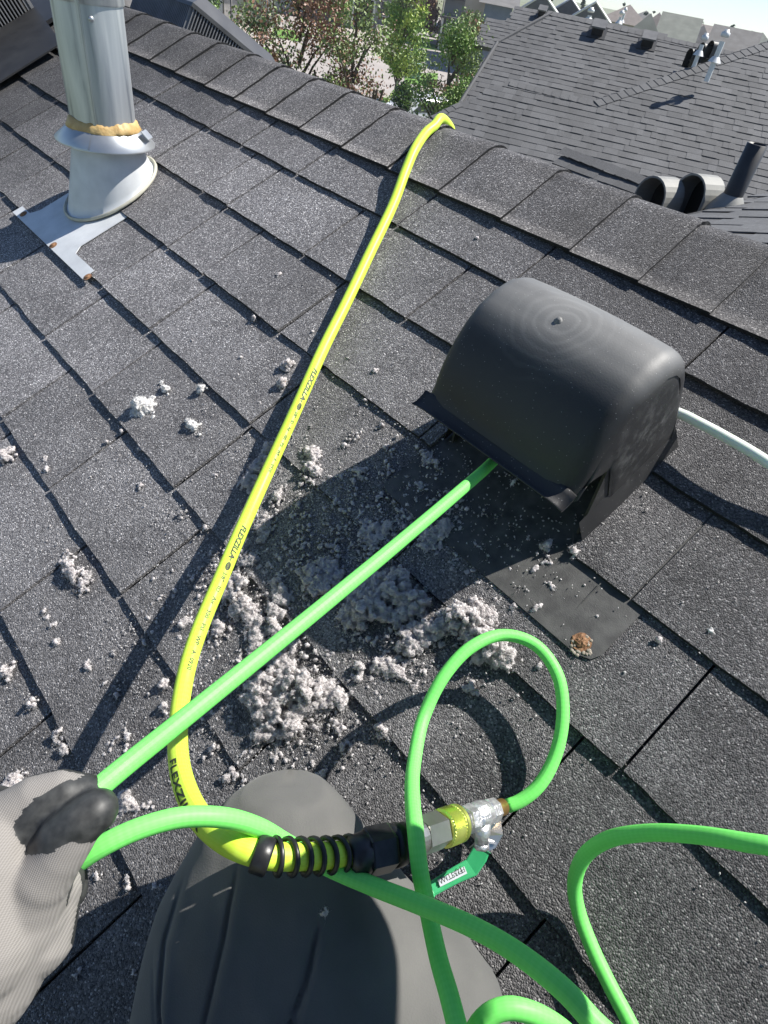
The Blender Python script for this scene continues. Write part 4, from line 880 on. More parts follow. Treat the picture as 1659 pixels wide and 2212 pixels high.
def fluff(blobs, fib=5, fine=True):
    """blobs: (x, s, h, r) in roof coordinates -> arrays of lumpy tufts and loose fibres"""
    base, bf = (ICO2, ICO2F) if fine else (ICO1, ICO1F); Vs = []; Fs = []; k = 0
    for (x, s, h, r) in blobs:
        sc = r * LR.uniform(.7, 1.3, 3); rad = 1 + LR.uniform(-.55, .75, len(base)); A = np.linalg.qr(LR.randn(3, 3))[0]
        V = (base * rad[:, None] * sc) @ A; V[:, 2] *= .75; V = V + np.array([x, s, max(h, r * .15)]); V[:, 2] = np.maximum(V[:, 2], -.001)
        Vs.append(V); Fs.append(bf + k); k += len(V)
        for _ in range(fib if fib < 3 else fib + 2):
            d = LR.randn(3); d[2] = abs(d[2]) * .8; d /= np.linalg.norm(d); p = np.array([x, s, max(h, r * .15)]) + d * r * LR.uniform(.6, 1.0); L = r * LR.uniform(.6, 2.6); b = LR.randn(3) * .7; q = p + (d + b * .6) * L * .5; e = q + (d + b) * L * .5; wv = np.cross(d, LR.randn(3)); wv *= .00017 / np.linalg.norm(wv)
            Vs.append(np.array([p - wv, p + wv, q - wv, q + wv, e])); Fs.append(np.array([[0, 1, 3], [0, 3, 2], [2, 3, 4]]) + k); k += 5
    V = np.concatenate(Vs); V[:, 2] = np.maximum(V[:, 2], -.0005); return V, np.concatenate(Fs)
def rp_arr(V): return np.array(CAM) + np.array([V[:, 0], V[:, 1] + SLOPE0, V[:, 2] - H0]).T @ np.array([[1, 0, 0], UPS, NRM])
def lint_obj(name, blobs, mat, fib=5, fine=True, soft=True, **tags):
    """soft = blobs fused into one matted body, its surface torn by noise, then fuzzed with fine fibres"""
    if not soft or len(blobs) < 6:
        V, Fa = fluff(blobs, fib, False); W = rp_arr(V); mi = None
    else:
        vs = []; fs = []; k = 0
        for (x, s, h, r) in blobs:
            A = np.linalg.qr(LR.randn(3, 3))[0]; V = (ICO1 * LR.uniform(.7, 1.35, 3) * r) @ A; V[:, 2] *= .8; vs.append(V + np.array([x, s, max(h, r * .3)])); fs.append(ICO1F + k); k += len(ICO1)
        V = np.concatenate(vs); Fa = np.concatenate(fs); me0 = np_mesh('tmp', V, Fa, []); o = bpy.data.objects.new('tmp', me0); COL.objects.link(o)
        m = o.modifiers.new('r', 'REMESH'); m.mode = 'VOXEL'; m.voxel_size = .00115; m2 = o.modifiers.new('s', 'SMOOTH'); m2.iterations = 3
        dg = bpy.context.evaluated_depsgraph_get(); me1 = bpy.data.meshes.new_from_object(o.evaluated_get(dg)); bpy.data.objects.remove(o)
        me1.calc_loop_triangles(); nV = len(me1.vertices); V = np.zeros(nV * 3); me1.vertices.foreach_get('co', V); V = V.reshape(-1, 3); Nv = np.zeros(nV * 3, dtype=np.float32); me1.vertex_normals.foreach_get('vector', Nv); Nv = Nv.reshape(-1, 3)
        T3 = np.zeros(len(me1.loop_triangles) * 3, dtype=np.int32); me1.loop_triangles.foreach_get('vertices', T3); T3 = T3.reshape(-1, 3); bpy.data.meshes.remove(me1)
        d = np.array([noise.fractal(Vector(p) * 150., .55, 2.2, 4) for p in V]); d2 = LR.uniform(-1, 1, nV)
        V = V + Nv * (d * .0026 + d2 * .00040)[:, None]; V[:, 2] = np.maximum(V[:, 2], .0)
        nf = int(nV * .42); idx = LR.choice(nV, nf); base = V[idx]; dirn = Nv[idx] + LR.randn(nf, 3) * .75; dirn /= np.linalg.norm(dirn, axis=1)[:, None]
        L_ = LR.uniform(.0012, .0048, nf) * np.where(LR.rand(nf) < .04, 3.0, 1); b = LR.randn(nf, 3) * .6; q = base + dirn * L_[:, None] * .5; e = q + (dirn + b) * L_[:, None] * .5; wv = np.cross(dirn, LR.randn(nf, 3)); wv *= (.00013 / np.linalg.norm(wv, axis=1))[:, None]
        FV = np.stack([base - wv, base + wv, q - wv, q + wv, e], 1).reshape(-1, 3); FT = (np.array([[0, 1, 3], [0, 3, 2], [2, 3, 4]])[None] + (np.arange(nf) * 5 + nV)[:, None, None]).reshape(-1, 3)
        V = np.concatenate([V, FV]); Fa = np.concatenate([T3, FT]); V[:, 2] = np.maximum(V[:, 2], -.0003); W = rp_arr(V)
    c = W.mean(0); me = np_mesh(name, W - c, Fa, [mat], smooth=soft); o = bpy.data.objects.new(name, me); COL.objects.link(o); o.location = Vector(c); tag(o, **tags); return o
def inside(p, poly):
    x, y = p; c = False; n = len(poly)
    for i in range(n):
        (x0, y0), (x1, y1) = poly[i], poly[i - 1]
        if (y0 > y) != (y1 > y) and x < (x1 - x0) * (y - y0) / (y1 - y0) + x0: c = not c
    return c
def edge_d(p, poly):
    p = np.array(p); b = 1e9
    for i in range(len(poly)):
        a = np.array(poly[i - 1]); q = np.array(poly[i]) - a; t = np.clip((p - a) @ q / (q @ q + 1e-12), 0, 1); b = min(b, np.linalg.norm(p - a - t * q))
    return b
def pile(poly_px, label, hmax=.03, thr=-.08, dens=1.0, mat='lint', cell=.0058):
    poly = [roof(x, y, .008)[:2] for x, y in poly_px]; xs = [p[0] for p in poly]; ss = [p[1] for p in poly]; bl = []
    area = (max(xs) - min(xs) + .02) * (max(ss) - min(ss) + .02); n = int(area / (cell ** 2) * 1.9 * dens)
    for _ in range(n):
        x = LR.uniform(min(xs) - .008, max(xs) + .008); s = LR.uniform(min(ss) - .008, max(ss) + .008); ins = inside((x, s), poly); d = edge_d((x, s), poly)
        if hmax < .005: d = min(d, .004)
        nz = noise.fractal(Vector((x * 38, s * 38, 1.7)), .9, 2.1, 5); big = noise.noise(Vector((x * 22 + 5, s * 22, 4)))
        if not ins and (d > .006 or nz < .25): continue
        if ins and nz < thr * 1.0 - .34 - d * 9: continue
        hh = hmax * min(1, (d if ins else 0) / .028) ** .6 * (.55 + .9 * max(-.3, big)) 
        bl.append((x, s, .0045 + max(0, hh) * LR.uniform(.25, 1), LR.uniform(.0026, .0068) * (1 if ins and d > .006 else .42)))
    if bl: return lint_obj('lint_pile', bl, M[mat], 4, False, label=label, cat='lint', group='clumps of dryer lint on the shingles')
def V4(pts): return [(329 + .463 * x, 1097 + .463 * y) for x, y in pts]
def V1(pts): return [(.4299 * x, 768 + .4299 * y) for x, y in pts]
pile(V4([(440,720),(520,690),(600,660),(700,740),(780,760),(840,800),(925,880),(900,950),(780,960),(700,985),(700,1080),(600,1100),(450,1115),(475,1010),(425,900)]), 'largest heap of grey lint just above the knee, below the taut green hose', .038, -.12)
pile(V4([(815,205),(885,260),(920,330),(840,430),(700,430),(690,340),(650,290),(740,250)]), 'lint heap in the vent shadow above the taut green hose', .022, -.02)
pile(V4([(960,330),(1060,285),(1205,262),(1225,350),(1320,440),(1270,510),(1140,570),(950,600),(860,560),(850,480)]), 'broad lint mat in the vent shadow below the taut green hose', .026, -.02)
pile(V4([(340,290),(440,300),(500,380),(500,470),(560,560),(480,680),(420,620),(430,540),(350,500),(310,400)]), 'lint mat beside the yellow hose under its second line of lettering', .024, -.03)
pile(V4([(565,300),(650,310),(655,430),(620,540),(700,690),(600,690),(520,560),(540,420)]), 'narrow lint drift between the yellow hose and the lint in shadow', .022, -.03)
pile(V4([(1430,430),(1560,405),(1625,500),(1600,600),(1500,640),(1380,600),(1270,690),(1150,700),(1095,610),(1180,530),(1350,470)]), 'sunlit lint ridge below the vent flange, left of the green loop', .036, -.14)
pile([(1000,1300),(1050,1291),(1082,1330),(1070,1356),(1102,1390),(1126,1425),(1105,1455),(1060,1441),(1018,1432),(1000,1400),(985,1370)], 'sunlit lint heap lying across the top of the green hose loop', .030, -.12)
pile(V4([(960,60),(1040,40),(1150,60),(1080,150),(1000,175),(955,130)]), 'flat lint patch left of the green hose close to the vent mouth', .012, .0)
pile(V4([(1240,110),(1400,20),(1405,110),(1330,205),(1230,200)]), 'flat lint patch right of the green hose close to the vent mouth', .012, .0)
pile(V4([(920,720),(1040,680),(1130,700),(1190,750),(1195,825),(1120,800),(1000,765),(960,850),(930,800)]), 'curved lint band left of the green loop below the sunlit ridge', .018, -.04)
pile(V4([(478,25),(560,20),(565,115),(500,165),(468,105)]), 'upright lint tuft right of the yellow hose above the brand lettering', .02, -.12)
pile(V4([(400,195),(510,200),(490,275),(400,280)]), 'lint tuft touching the right side of the yellow hose at the oval badge', .016, -.1)
pile(V4([(90,605),(120,530),(185,470),(180,560),(130,615)]), 'lint wedge against the left side of the yellow hose by the word Air', .02, -.1)
pile(V4([(255,590),(300,500),(350,525),(335,590),(290,625)]), 'lint wedge against the right side of the yellow hose by the numbers', .02, -.1)
pile(V1([(1200,645),(1250,560),(1310,480),(1335,425),(1395,430),(1320,570),(1262,700)]), 'long lint strip in the yellow hose shadow on its left side', .02, -.12)
pile(V1([(1510,462),(1560,445),(1622,470),(1602,540),(1622,590),(1560,645),(1500,600),(1535,540)]), 'hooked lint clump on the shingle edge right of the yellow hose', .022, -.14)
pile(V1([(1268,870),(1300,790),(1360,800),(1382,860),(1340,930),(1290,955)]), 'sunlit lint clump at the upper edge of the vent shadow', .022, -.12)
pile(V1([(1370,655),(1420,650),(1432,700),(1382,765),(1345,760)]), 'small sunlit lint clump midway along the yellow hose on its right', .018, -.12)
pile(V1([(310,1000),(350,985),(400,1050),(472,1100),(430,1140),(412,1205),(370,1150),(308,1110)]), 'ragged lint clump alone on the left shingles with its own shadow', .024, -.2)
pile([(245,1745),(262,1700),(290,1712),(318,1745),(300,1765),(262,1776),(238,1768)], 'pink grey lint clump between thumb tip and the lower green hose', .022, -.2)
pile([(0,1690),(22,1668),(44,1660),(46,1690),(28,1722),(0,1750)], 'lint clump at the left picture edge above the glove', .018, -.1)
pile([(222,1640),(216,1610),(244,1590),(262,1568),(286,1590),(284,1625),(262,1630),(262,1600),(246,1612)], 'ring shaped lint clump left of the taut green hose above the glove', .018, -.15)
pile([(560,1185),(760,1050),(985,1050),(1065,1200),(1000,1290),(900,1480),(760,1540),(640,1660),(500,1640),(400,1500),(400,1300),(480,1180)], 'thin torn film of lint between the bigger heaps', .004, .22, .55)
def clump(px, py, r, label=None, mat='lint', el=(1, 1), hgt=1., name='lint_clump', group='clumps of dryer lint on the shingles', up=0):
    x, s = roof(px, py, .006); d = -H0 / (ray(px, py) @ NRM); R_ = r * d / F; n = int(14 + 80 * min(3.5, (R_ / .012) ** 2)); bl = []
    for _ in range(n):
        q = LR.randn(2) * .42; jn = noise.noise(Vector(((x + q[0] * R_) * 160, (s + q[1] * R_) * 160, 2.)))
        if jn < -.12 and n > 30: continue
        ex = q[0] * el[0] * R_; ey = q[1] * el[1] * R_; z = R_ * hgt * max(0, 1 - math.hypot(q[0], q[1])) * LR.uniform(.2, 1.1)
        bl.append((x + ex, s + ey, .004 + z + up, R_ * LR.uniform(.10, .30) + .0004))
    return lint_obj(name, bl, M[mat], 4, False, label=label, cat='lint', group=group)
clump(310, 880, 25, 'big round cream white lint ball alone on the upper left shingles', 'lint_pale', hgt=1.3)
for a in [(358,840,13,'white lint tuft just above and right of the round lint ball','lint_pale',(1.2,.6)), (435,840,13,'white lint tuft by the course edge right of the round lint ball','lint_pale',(1,.8)), (415,918,17,'long thin white lint roll below and right of the round lint ball','lint_pale',(1.5,.45)),
          (622,787,16,'upper of two lint tufts left of the yellow hose near its first lettering'), (612,828,16,'lower of two lint tufts left of the yellow hose near its first lettering'), (925,988,19,'loose lint wisp left of the hose mouth under the vent lip','lint',(1.6,.6),.3),
          (1178,1180,15,'lint tuft on dark flange plate right below the vent'), (1242,1190,15,'lint tuft at the foot of the vent right wing'), (1156,1312,17,'lint tuft on the left edge of the flange plate','lint',(.7,1.4)), (1190,1265,14,'thin lint wisp across the middle of the flange plate','lint',(1.6,.5),.4), (1108,1310,11,'small lint wisp off the left edge of the flange plate'),
          (1020,1488,19,'lint tuft inside the green loop on its shadow'), (1168,1442,13,'lint crumb touching the right side of the green loop'), (745,1615,16,'lint tuft right of the largest heap, above the knee'), (823,1578,18,'lint tuft midway between largest heap and green loop','lint',(1.4,.8)), (700,1668,11,'lint crumb just right of the knee top'), (775,1020,16,'lint tuft at the upper tip of the vent shadow'), (925,1510,11,'lint crumb left of the green loop'),
          (12,985,20,'lint clump at the left picture edge on third course'), (95,990,9,'trail of lint right of the left edge clump'), (102,1013,10,'lint crumb on the course edge below left edge clump'), (15,1450,19,'lint clump at the left picture edge above the glove by two courses'), (68,1520,15,'lint ball left of the course edge above the glove'), (128,1585,17,'upper of two lint clumps above the index finger'), (138,1618,14,'lower of two lint clumps above the index finger'),
          (95,1325,12,'upper lint wisp of three on the lower left shingles','lint',(1.5,.5)), (113,1352,10,'middle lint wisp of three on the lower left shingles'), (125,1388,13,'lowest lint wisp of three on the lower left shingles','lint',(1.4,.5)), (190,1440,11,'thin lint wisp left of the yellow hose shadow','lint',(1.6,.4)), (248,1495,12,'lint wisp lying in the yellow hose shadow','lint',(1.4,.7)), (395,1105,10,'lint wisp at the course edge left of the hose shadow'), (352,1478,15,'upper of two lint tufts left of the yellow hose bend'), (356,1528,14,'lower of two lint tufts left of the yellow hose bend'), (462,1612,13,'lint ball right of the yellow hose below the taut green hose'), (486,1680,13,'lint tuft between the yellow hose and the knee'), (344,1912,17,'grey lint tuft in shade at the left side of the trousers'), (165,1950,12,'lint tuft right of the glove at the shade edge'), (272,1898,8,'upper of two lint crumbs in shade between glove and trousers'), (274,1918,8,'lower of two lint crumbs in shade between glove and trousers'), (164,2106,10,'lint crumb in deep shade right of the wrist'), (288,2098,6,'bright lint speck in deep shade beside the trousers'), (975,1822,10,'lint crumb in front of the lime green coupler'),
          (1425,1380,8,'small white lint crumb right of the rusty screw'), (1536,1360,9,'small oval lint crumb on the right shingles','lint_pale',(.5,1.1)), (1110,1040,9,'thin white lint sliver inside the vent mouth','lint_pale',(.3,1.2)), (445,1140,9,'lint crumb left of the yellow hose where its shadow crosses a course'), (548,687,7,'lint crumb on the second course edge in the upper middle')]:
    clump(*a[:4], *(a[4:]))
o = clump(700, 1970, 11, 'small grey lint tuft stuck on the knee of the trousers'); tgt = at(700, 1972, .408); o.location = tgt; o.scale = (.62, .62, .62)
spots = [(600,592),(655,612),(1030,512),(752,773),(585,1002),(505,818),(415,735),(880,735),(462,1025),(810,800),(790,862),(560,870),(300,1050),(228,953),(65,955),(240,1030),(300,968),(262,930),(75,940),(350,1000),(420,1160),(450,1200),(372,1230),(330,1250),(290,1390),(245,1410),(370,1345),(40,1400),(60,1425),(180,1500),(225,1475),(320,1500),(165,1720),(310,1680),(330,1700),(205,1890),(245,2030),(630,1655),(650,1690),(560,1680),(520,1650),(860,1620),(900,1640),(885,1545),(960,1290),(1050,1215),(985,1195),(1100,1135),(1140,1160),(1300,1130),(1290,1330),(1210,1250),(700,1130),(760,1070),(690,1180),(880,1030),(820,920),(770,950),(735,1010),(820,1090),(640,1090),(670,920),(1236,1515),(1170,1475),(1120,1500),(800,1530),(770,1560),(830,1650),(440,1637),(430,1560),(415,1585),(585,1155),(380,1470),(505,1580),(675,715),(690,800),(520,770),(540,905),(490,700)]
ORD = ['ridge side', 'first', 'second', 'third', 'fourth', 'fifth', 'sixth', 'seventh', 'eighth', 'ninth', 'tenth', 'eleventh']
MARK = [(230,480,'flue flashing'),(310,880,'round lint ball'),(160,1240,'ragged lint clump'),(40,1000,'left picture edge'),(60,1450,'lint clumps at lower left'),(150,1750,'glove'),(330,1330,'yellow hose shadow'),(480,1640,'yellow hose bend'),(630,800,'yellow hose lettering'),(760,560,'upper yellow hose'),(1000,560,'back of the vent hood'),(900,860,'vent lip'),(700,1100,'vent shadow edge'),(600,1500,'largest lint heap'),(950,1330,'sunlit lint ridge'),(1150,1250,'flange plate'),(1300,1350,'rusty screw'),(1080,1480,'green loop'),(620,1700,'knee'),(900,1640,'upright green hose run'),(230,2000,'trousers in shade'),(420,1150,'course edge crossed by the hose shadow'),(560,1250,'lint mat beside the yellow hose')]
used_l = {}
def speck_label(px, py, r):
    x, s_ = roof(px, py); c = ORD[max(0, min(11, int(-s_ / E_) + 2))]; m = sorted(MARK, key=lambda t: (t[0] - px) ** 2 + (t[1] - py) ** 2); a = m[0]; dx, dy = px - a[0], py - a[1]
    wh = ('right of' if dx > 0 else 'left of') if abs(dx) > abs(dy) else ('below' if dy > 0 else 'above'); sz = 'tiny' if r < 4 else ('small' if r < 5.5 else 'larger')
    l = f'{sz} lint speck {wh} the {a[2]} on the {c} shingle course'
    if l in used_l: l = f'{sz} lint speck {wh} the {a[2]}, on the side towards the {m[1][2]}'
    used_l[l] = 1; l = l if len(l.split()) <= 16 else l.replace(' the ', ' ')
    return ' '.join(l.split()[:16])
for i, (px, py) in enumerate(spots):
    side_ = px < 500; rr__ = LR.uniform(2.5, 7)
    clump(px, py, rr__, speck_label(px, py, rr__), 'lint', (LR.uniform(.6, 1.5), LR.uniform(.5, 1)), .6, name='lint_speck', group='lint specks left of the yellow hose' if side_ else 'lint specks right of the yellow hose')
bl = []                                        # dust-fine lint no one could count
while len(bl) < 5200:
    q = LR.randn(2); px = 600 + q[0] * 300; py = 1330 + q[1] * 270
    if px < 0 or py > 2212: continue
    x, s = roof(px, py, .004)
    if noise.noise(Vector((x * 14, s * 14, 3))) < LR.uniform(-.5, .35): continue
    bl.append((x, s, LR.uniform(.001, .0055), LR.uniform(.00035, .0012)))
for _ in range(1500): x, s = LR.normal(-.33, .10), LR.normal(-.40, .09); bl.append((x, s, LR.uniform(.004, .0085), LR.uniform(.0003, .0010)))
for _ in range(900): x, s = roof(LR.uniform(0, 1659), LR.uniform(500, 2200), .004); bl.append((x, s, LR.uniform(.001, .005), LR.uniform(.0003, .0008)))
lint_obj('lint_dust', bl, M['lint'], 2, False, False, label='fine grey lint dust spread over the shingles', kind='stuff')

# ------------------------------------------------------------------ beyond the ridge: neighbouring roofs, shingle by shingle
def plane_pt(px, py, P0, n):
    d = Vector(ray(px, py)); t = (Vector(P0) - Vector(CAM)).dot(n) / d.dot(n); return Vector(CAM) + d * t
M['tab_top'] = M['granule_far']
def tab_mesh(w_, ex, thick, tone, name='shingle'):
    v = [(0, 0, 0), (w_, 0, 0), (w_, 0, thick), (0, 0, thick), (w_, ex + .01, .001), (0, ex + .01, .001)]
    me = bpy.data.meshes.new(name); me.from_pydata(v, [], [(0, 1, 2, 3), (3, 2, 4, 5), (1, 4, 2), (0, 3, 5)]); a = me.attributes.new('tone', 'FLOAT', 'POINT'); a.data.foreach_set('value', [tone] * 6); me.materials.append(M['tab_top']); me.update(); return me
TAB = [[tab_mesh(w_, .143, .009, t / 4) for t in range(5)] for w_ in (.09, .13, .17, .22)]
def roof_field(root, P0, udir, n, poly_px, ex=.143, nmax=300, seed=1, near=(1400, 420), extra=None, stuff_name='shingle_field', skip=None):
    """courses of random width tabs on a plane; the ones that show largest are parts, the rest one mesh"""
    r = random.Random(seed); n = Vector(n).normalized(); u = Vector(udir); u = (u - n * u.dot(n)).normalized(); up = n.cross(u)
    if up.z < 0: u = -u; up = n.cross(u)
    poly = [plane_pt(a, b, P0, n) for a, b in poly_px] if poly_px else extra
    O = Vector(P0); P2 = [((p - O).dot(u), (p - O).dot(up)) for p in poly]
    x0, x1 = min(p[0] for p in P2), max(p[0] for p in P2); y0, y1 = min(p[1] for p in P2), max(p[1] for p in P2)
    Bs = Matrix((u, up, n)).transposed().to_4x4(); tabs = []; y = y0
    while y < y1:
        x = x0 - r.uniform(0, .3)
        while x < x1:
            k = r.randrange(4); w_ = (.09, .13, .17, .22)[k]
            if inside((x + w_ / 2, y + ex / 2), P2): tabs.append((x, y, k, min(4, max(0, int(r.gauss(2.2, 1.25)))), r.choice([-.0035, -.0035, 0, .002])))
            x += w_
        y += ex
    Q = plane_pt(near[0], near[1], P0, n); q2 = ((Q - O).dot(u), (Q - O).dot(up)); tabs.sort(key=lambda t: (t[0] - q2[0]) ** 2 * .35 + (t[1] - q2[1]) ** 2)
    inv = Matrix.Translation(-Vector(root.location)) if root else Matrix()
    for (x, y, k, t, lift) in tabs[:nmax]:
        o = bpy.data.objects.new('shingle', TAB[k][t]); COL.objects.link(o); o.parent = root; o.matrix_local = inv @ Matrix.Translation(O + u * x + up * y + n * (.002 + lift)) @ Bs
    V = []; Fa = []; at2 = []
    for (x, y, k, t, lift) in tabs[nmax:]:
        w_ = (.09, .13, .17, .22)[k]; b = len(V); c = O + u * x + up * y + n * (.002 + lift)
        V += [c, c + u * w_, c + u * w_ + n * .009, c + n * .009, c + u * w_ + up * (ex + .01) + n * .001, c + up * (ex + .01) + n * .001]; Fa += [(b, b + 1, b + 2, b + 3), (b + 3, b + 2, b + 4, b + 5), (b + 1, b + 4, b + 2), (b, b + 3, b + 5)]; at2 += [t / 4] * 6
    if V: o = obj(stuff_name, V, Fa, M['tab_top'], None, attr=at2); o.parent = root; o.matrix_parent_inverse = inv; o['kind'] = 'stuff'
    sl = MB(); sl.prism(poly, n * -.08); o = sl.build('roof_slab', M['tab_top'], root); o.matrix_parent_inverse = inv
    return u, up, n
def cap_row(root, A, B, n1, n2, wd=.13, ex=.143, h=.02):
    """ridge caps laid one over the other from A to B"""
    A = Vector(A); B = Vector(B); t = (B - A); L_ = t.length; t.normalize(); n1 = Vector(n1); n2 = Vector(n2); s1 = t.cross(n1).normalized(); s2 = -t.cross(n2).normalized()
    if s1.z > 0: s1 = -s1
    if s2.z > 0: s2 = -s2
    inv = Matrix.Translation(-Vector(root.location)); k = 0; m = int(L_ / ex); r = random.Random(m)
    nm = (n1 + n2).normalized()
    for k in range(m):
        a = A + t * ex * k + nm * h; b = a + t * (ex + .01) - nm * .008; tone = r.choice([.2, .4, .6, .8]); mb = MB()
        mb.add([a + s1 * wd, a, a + s2 * wd, b + s1 * wd, b, b + s2 * wd, a + s1 * wd - nm * .012, a - nm * .012, a + s2 * wd - nm * .012], [(0, 1, 4, 3), (1, 2, 5, 4), (6, 7, 1, 0), (7, 8, 2, 1)], tone)
        o = mb.build('ridge_cap', M['tab_top'], root); o.matrix_parent_inverse = inv
def unit_ray(px, py, D):          # world point on the pixel's ray at horizontal distance D
    d = Vector(ray(px, py)); return Vector(CAM) + d * (D / math.hypot(d.x, d.y))
NP = math.radians(26.6)
va = unit_ray(1385, 60, 16); hv_ = Vector((va.x, va.y, 0)).normalized(); rowdir = Vector((hv_.y, -hv_.x, 0))
nN = (Vector((0, 0, 1)) * math.cos(NP) - hv_ * math.sin(NP)).normalized()
# rear main slope
nb2 = empty('neighbour_house', (-9.5, 14, 0), 0, 'neighbouring house with broad weathered grey shingle roof rising behind the ridge', 'house')
PR2 = unit_ray(1191, 28, 16.2)
roof_field(nb2, PR2, rowdir, nN, [(1073,92),(1191,28),(1305,48),(1581,112),(1700,135),(1700,260),(1283,262),(1103,210),(992,236)], seed=4, near=(1250, 190), nmax=150)
A_ = plane_pt(1191, 27, PR2, nN); B_ = plane_pt(1600, 117, PR2, nN); nb_back = Vector((hv_.x * math.sin(NP), hv_.y * math.sin(NP), math.cos(NP)))
# front slope with its hip
PR1 = unit_ray(1283, 219, 12.2)
roof_field(nb2, PR1, rowdir, nN, [(930,256),(996,222),(1103,178),(1283,222),(1659,93),(1760,60),(1800,640),(930,520)], seed=8, near=(1350, 400), nmax=150, stuff_name='lower_shingle_field')
q = [plane_pt(a, b, PR1, nN) for a, b in ((1103,176),(1283,220),(1659,92),(930,254),(996,221),(1760,58))]
nS = (Vector((0, 0, 1)) * math.cos(NP) + hv_ * math.sin(NP)).normalized()
cap_row(nb2, q[0], q[1], nN, nS); cap_row(nb2, q[1], q[5], nN, (Vector((0, 0, 1)) * .9 - rowdir * .42 * (1 if rowdir.x > 0 else -1)).normalized(), .15); cap_row(nb2, q[3], q[4], nN, nS, .1)
cap_row(nb2, A_, B_, nN, nb_back)
for (pa, pb, P0_) in (((1074,93),(994,224),PR2), ((1074,93),(1191,29),PR2)):
    mb = MB(); mb.tube([plane_pt(*pa, P0_, nN) + nN * .01, plane_pt(*pb, P0_, nN) + nN * .01], .035, 6, True, .4); o = mb.build('rake_edge', M['tab_top'], nb2); o.matrix_parent_inverse = Matrix.Translation(-Vector(nb2.location))
mb = MB(); c0, c1 = plane_pt(1060, 300, PR1, nN), plane_pt(1700, 420, PR1, nN)       # walls below
for (a, b, zt) in ((plane_pt(930, 520, PR1, nN), plane_pt(1800, 640, PR1, nN), None),):
    off = hv_ * .6; a2, b2 = a + off, b + off; bk = hv_ * 9
    zt = min(a.z, b.z) - .1
    mb.prism([(a2.x, a2.y, 0), (b2.x, b2.y, 0), (b2.x + bk.x, b2.y + bk.y, 0), (a2.x + bk.x, a2.y + bk.y, 0)], (0, 0, zt))
o = mb.build('wall', M['siding'], nb2); o.matrix_parent_inverse = Matrix.Translation(-Vector(nb2.location))
# slope of the third, farther roof left of the main ridge
far3 = empty('neighbour_house', (-15, 17, 0), 0, 'farther house whose plain grey roof shows left of the main neighbouring ridge', 'house')
P3 = unit_ray(1112, 13, 20.5)
roof_field(far3, P3, rowdir, nN, [(1112,13),(1195,27),(1192,34),(1076,94),(1060,104),(1024,96),(1030,78),(1052,42),(1100,44)], seed=14, nmax=0)
# small gable on our side with caps and goosenecks
g0_ = plane_pt(1215, 325, unit_ray(1215, 325, 7.6), Vector((0, 0, 1))); g1_ = unit_ray(1400, 405, 7.0)
wing = empty('house_wing', (-3.6, 6, 0), 0, 'low shingled dormer roof running parallel just beyond the ridge', 'dormer')
nG = Vector((0, -math.sin(NP), math.cos(NP)))
dirg = Vector((1, 0, 0)); gz = g0_
g_end = gz + dirg * 2.2
roof_field(wing, gz, dirg, nG, [(1222,334),(1400,410),(1500,455),(1500,540),(1175,420),(1160,374)], seed=21, nmax=200, near=(1300, 400))
cap_row(wing, gz + Vector((.02, 0, .02)), g_end, nG, Vector((0, math.sin(NP), math.cos(NP))), .12)
# the cross gable close by, seen edge on
NQ = math.radians(19.5); nQ = Vector((-math.sin(NQ), 0, math.cos(NQ))); Pq = unit_ray(1572, 442, 3.75)
cross = empty('cross_gable', (-1, 4, 0), 0, 'shallow cross gable roof seen edge on at the right beyond the ridge', 'roof')
roof_field(cross, Pq, Vector((0, 1, 0)), nQ, [(1425,500),(1456,478),(1513,470),(1590,441),(1659,421),(1790,385),(1790,590),(1660,560),(1425,476)], seed=31, nmax=300, near=(1600, 500))
def gooseneck(P, axis_u, axis_n, w_, h_, d_, label, cat='roof vent', mat='black_plastic', group=None, sidemat=None, fine=True):
    """small D shaped roof vent: rounded hood, open dark mouth facing axis_u, flange"""
    P = Vector(P); U = Vector(axis_u).normalized(); Nn = Vector(axis_n).normalized(); U = (U - Nn * U.dot(Nn)).normalized(); S2 = Nn.cross(U)
    root = empty('gooseneck_vent', P, 0, label, cat, group)
    sec = [(-w_ / 2, 0)] + [(-w_ / 2 * math.cos(math.pi * k / 12), h_ - w_ / 2 + w_ / 2 * math.sin(math.pi * k / 12)) for k in range(13)] + [(w_ / 2, 0)]
    front = [S2 * a + Nn * b + U * d_ * .5 for a, b in sec]; back = [S2 * a * .94 + Nn * b * .98 - U * d_ * .5 for a, b in sec]; inn = [S2 * a * .93 + Nn * (b * .965) + U * d_ * .5 for a, b in sec]; deep = [S2 * a * .9 + Nn * b * .93 - U * d_ * .38 for a, b in sec]; n = len(sec)
    v = front + back + inn + deep; f = [(k, k + 1, n + k + 1, n + k) for k in range(n - 1)] + [(k + 1, k, 2 * n + k, 2 * n + k + 1) for k in range(n - 1)] + [(2 * n + k + 1, 2 * n + k, 3 * n + k, 3 * n + k + 1) for k in range(n - 1)] + [tuple(range(n, 2 * n)), tuple(range(3 * n, 4 * n))[::-1]]
    obj('hood', v, f, M[sidemat or mat], root, False); obj('mouth', [p + U * .001 for p in deep], [tuple(range(n))], M['dark_in'], root)
    mb = MB(); mb.prism([S2 * a * w_ + U * b * d_ + Nn * .004 for a, b in ((-.7, -.75), (.7, -.75), (.7, .8), (-.7, .8))], Nn * .006); mb.build('flange', M[mat], root); return root
M['black_sheen2'] = noisy('dull_grey_cover', (.10, .10, .10), (.15, .15, .15), 10, .5)
M['pale_grey_plastic'] = noisy('grey_vent_plastic', (.20, .20, .185), (.28, .28, .26), 12, .6)  # even pale grey for vent sides and pipe boot
def onq(px, py): return plane_pt(px, py, Pq, nQ)
gd = Vector((-1, 0, -math.tan(NQ)))
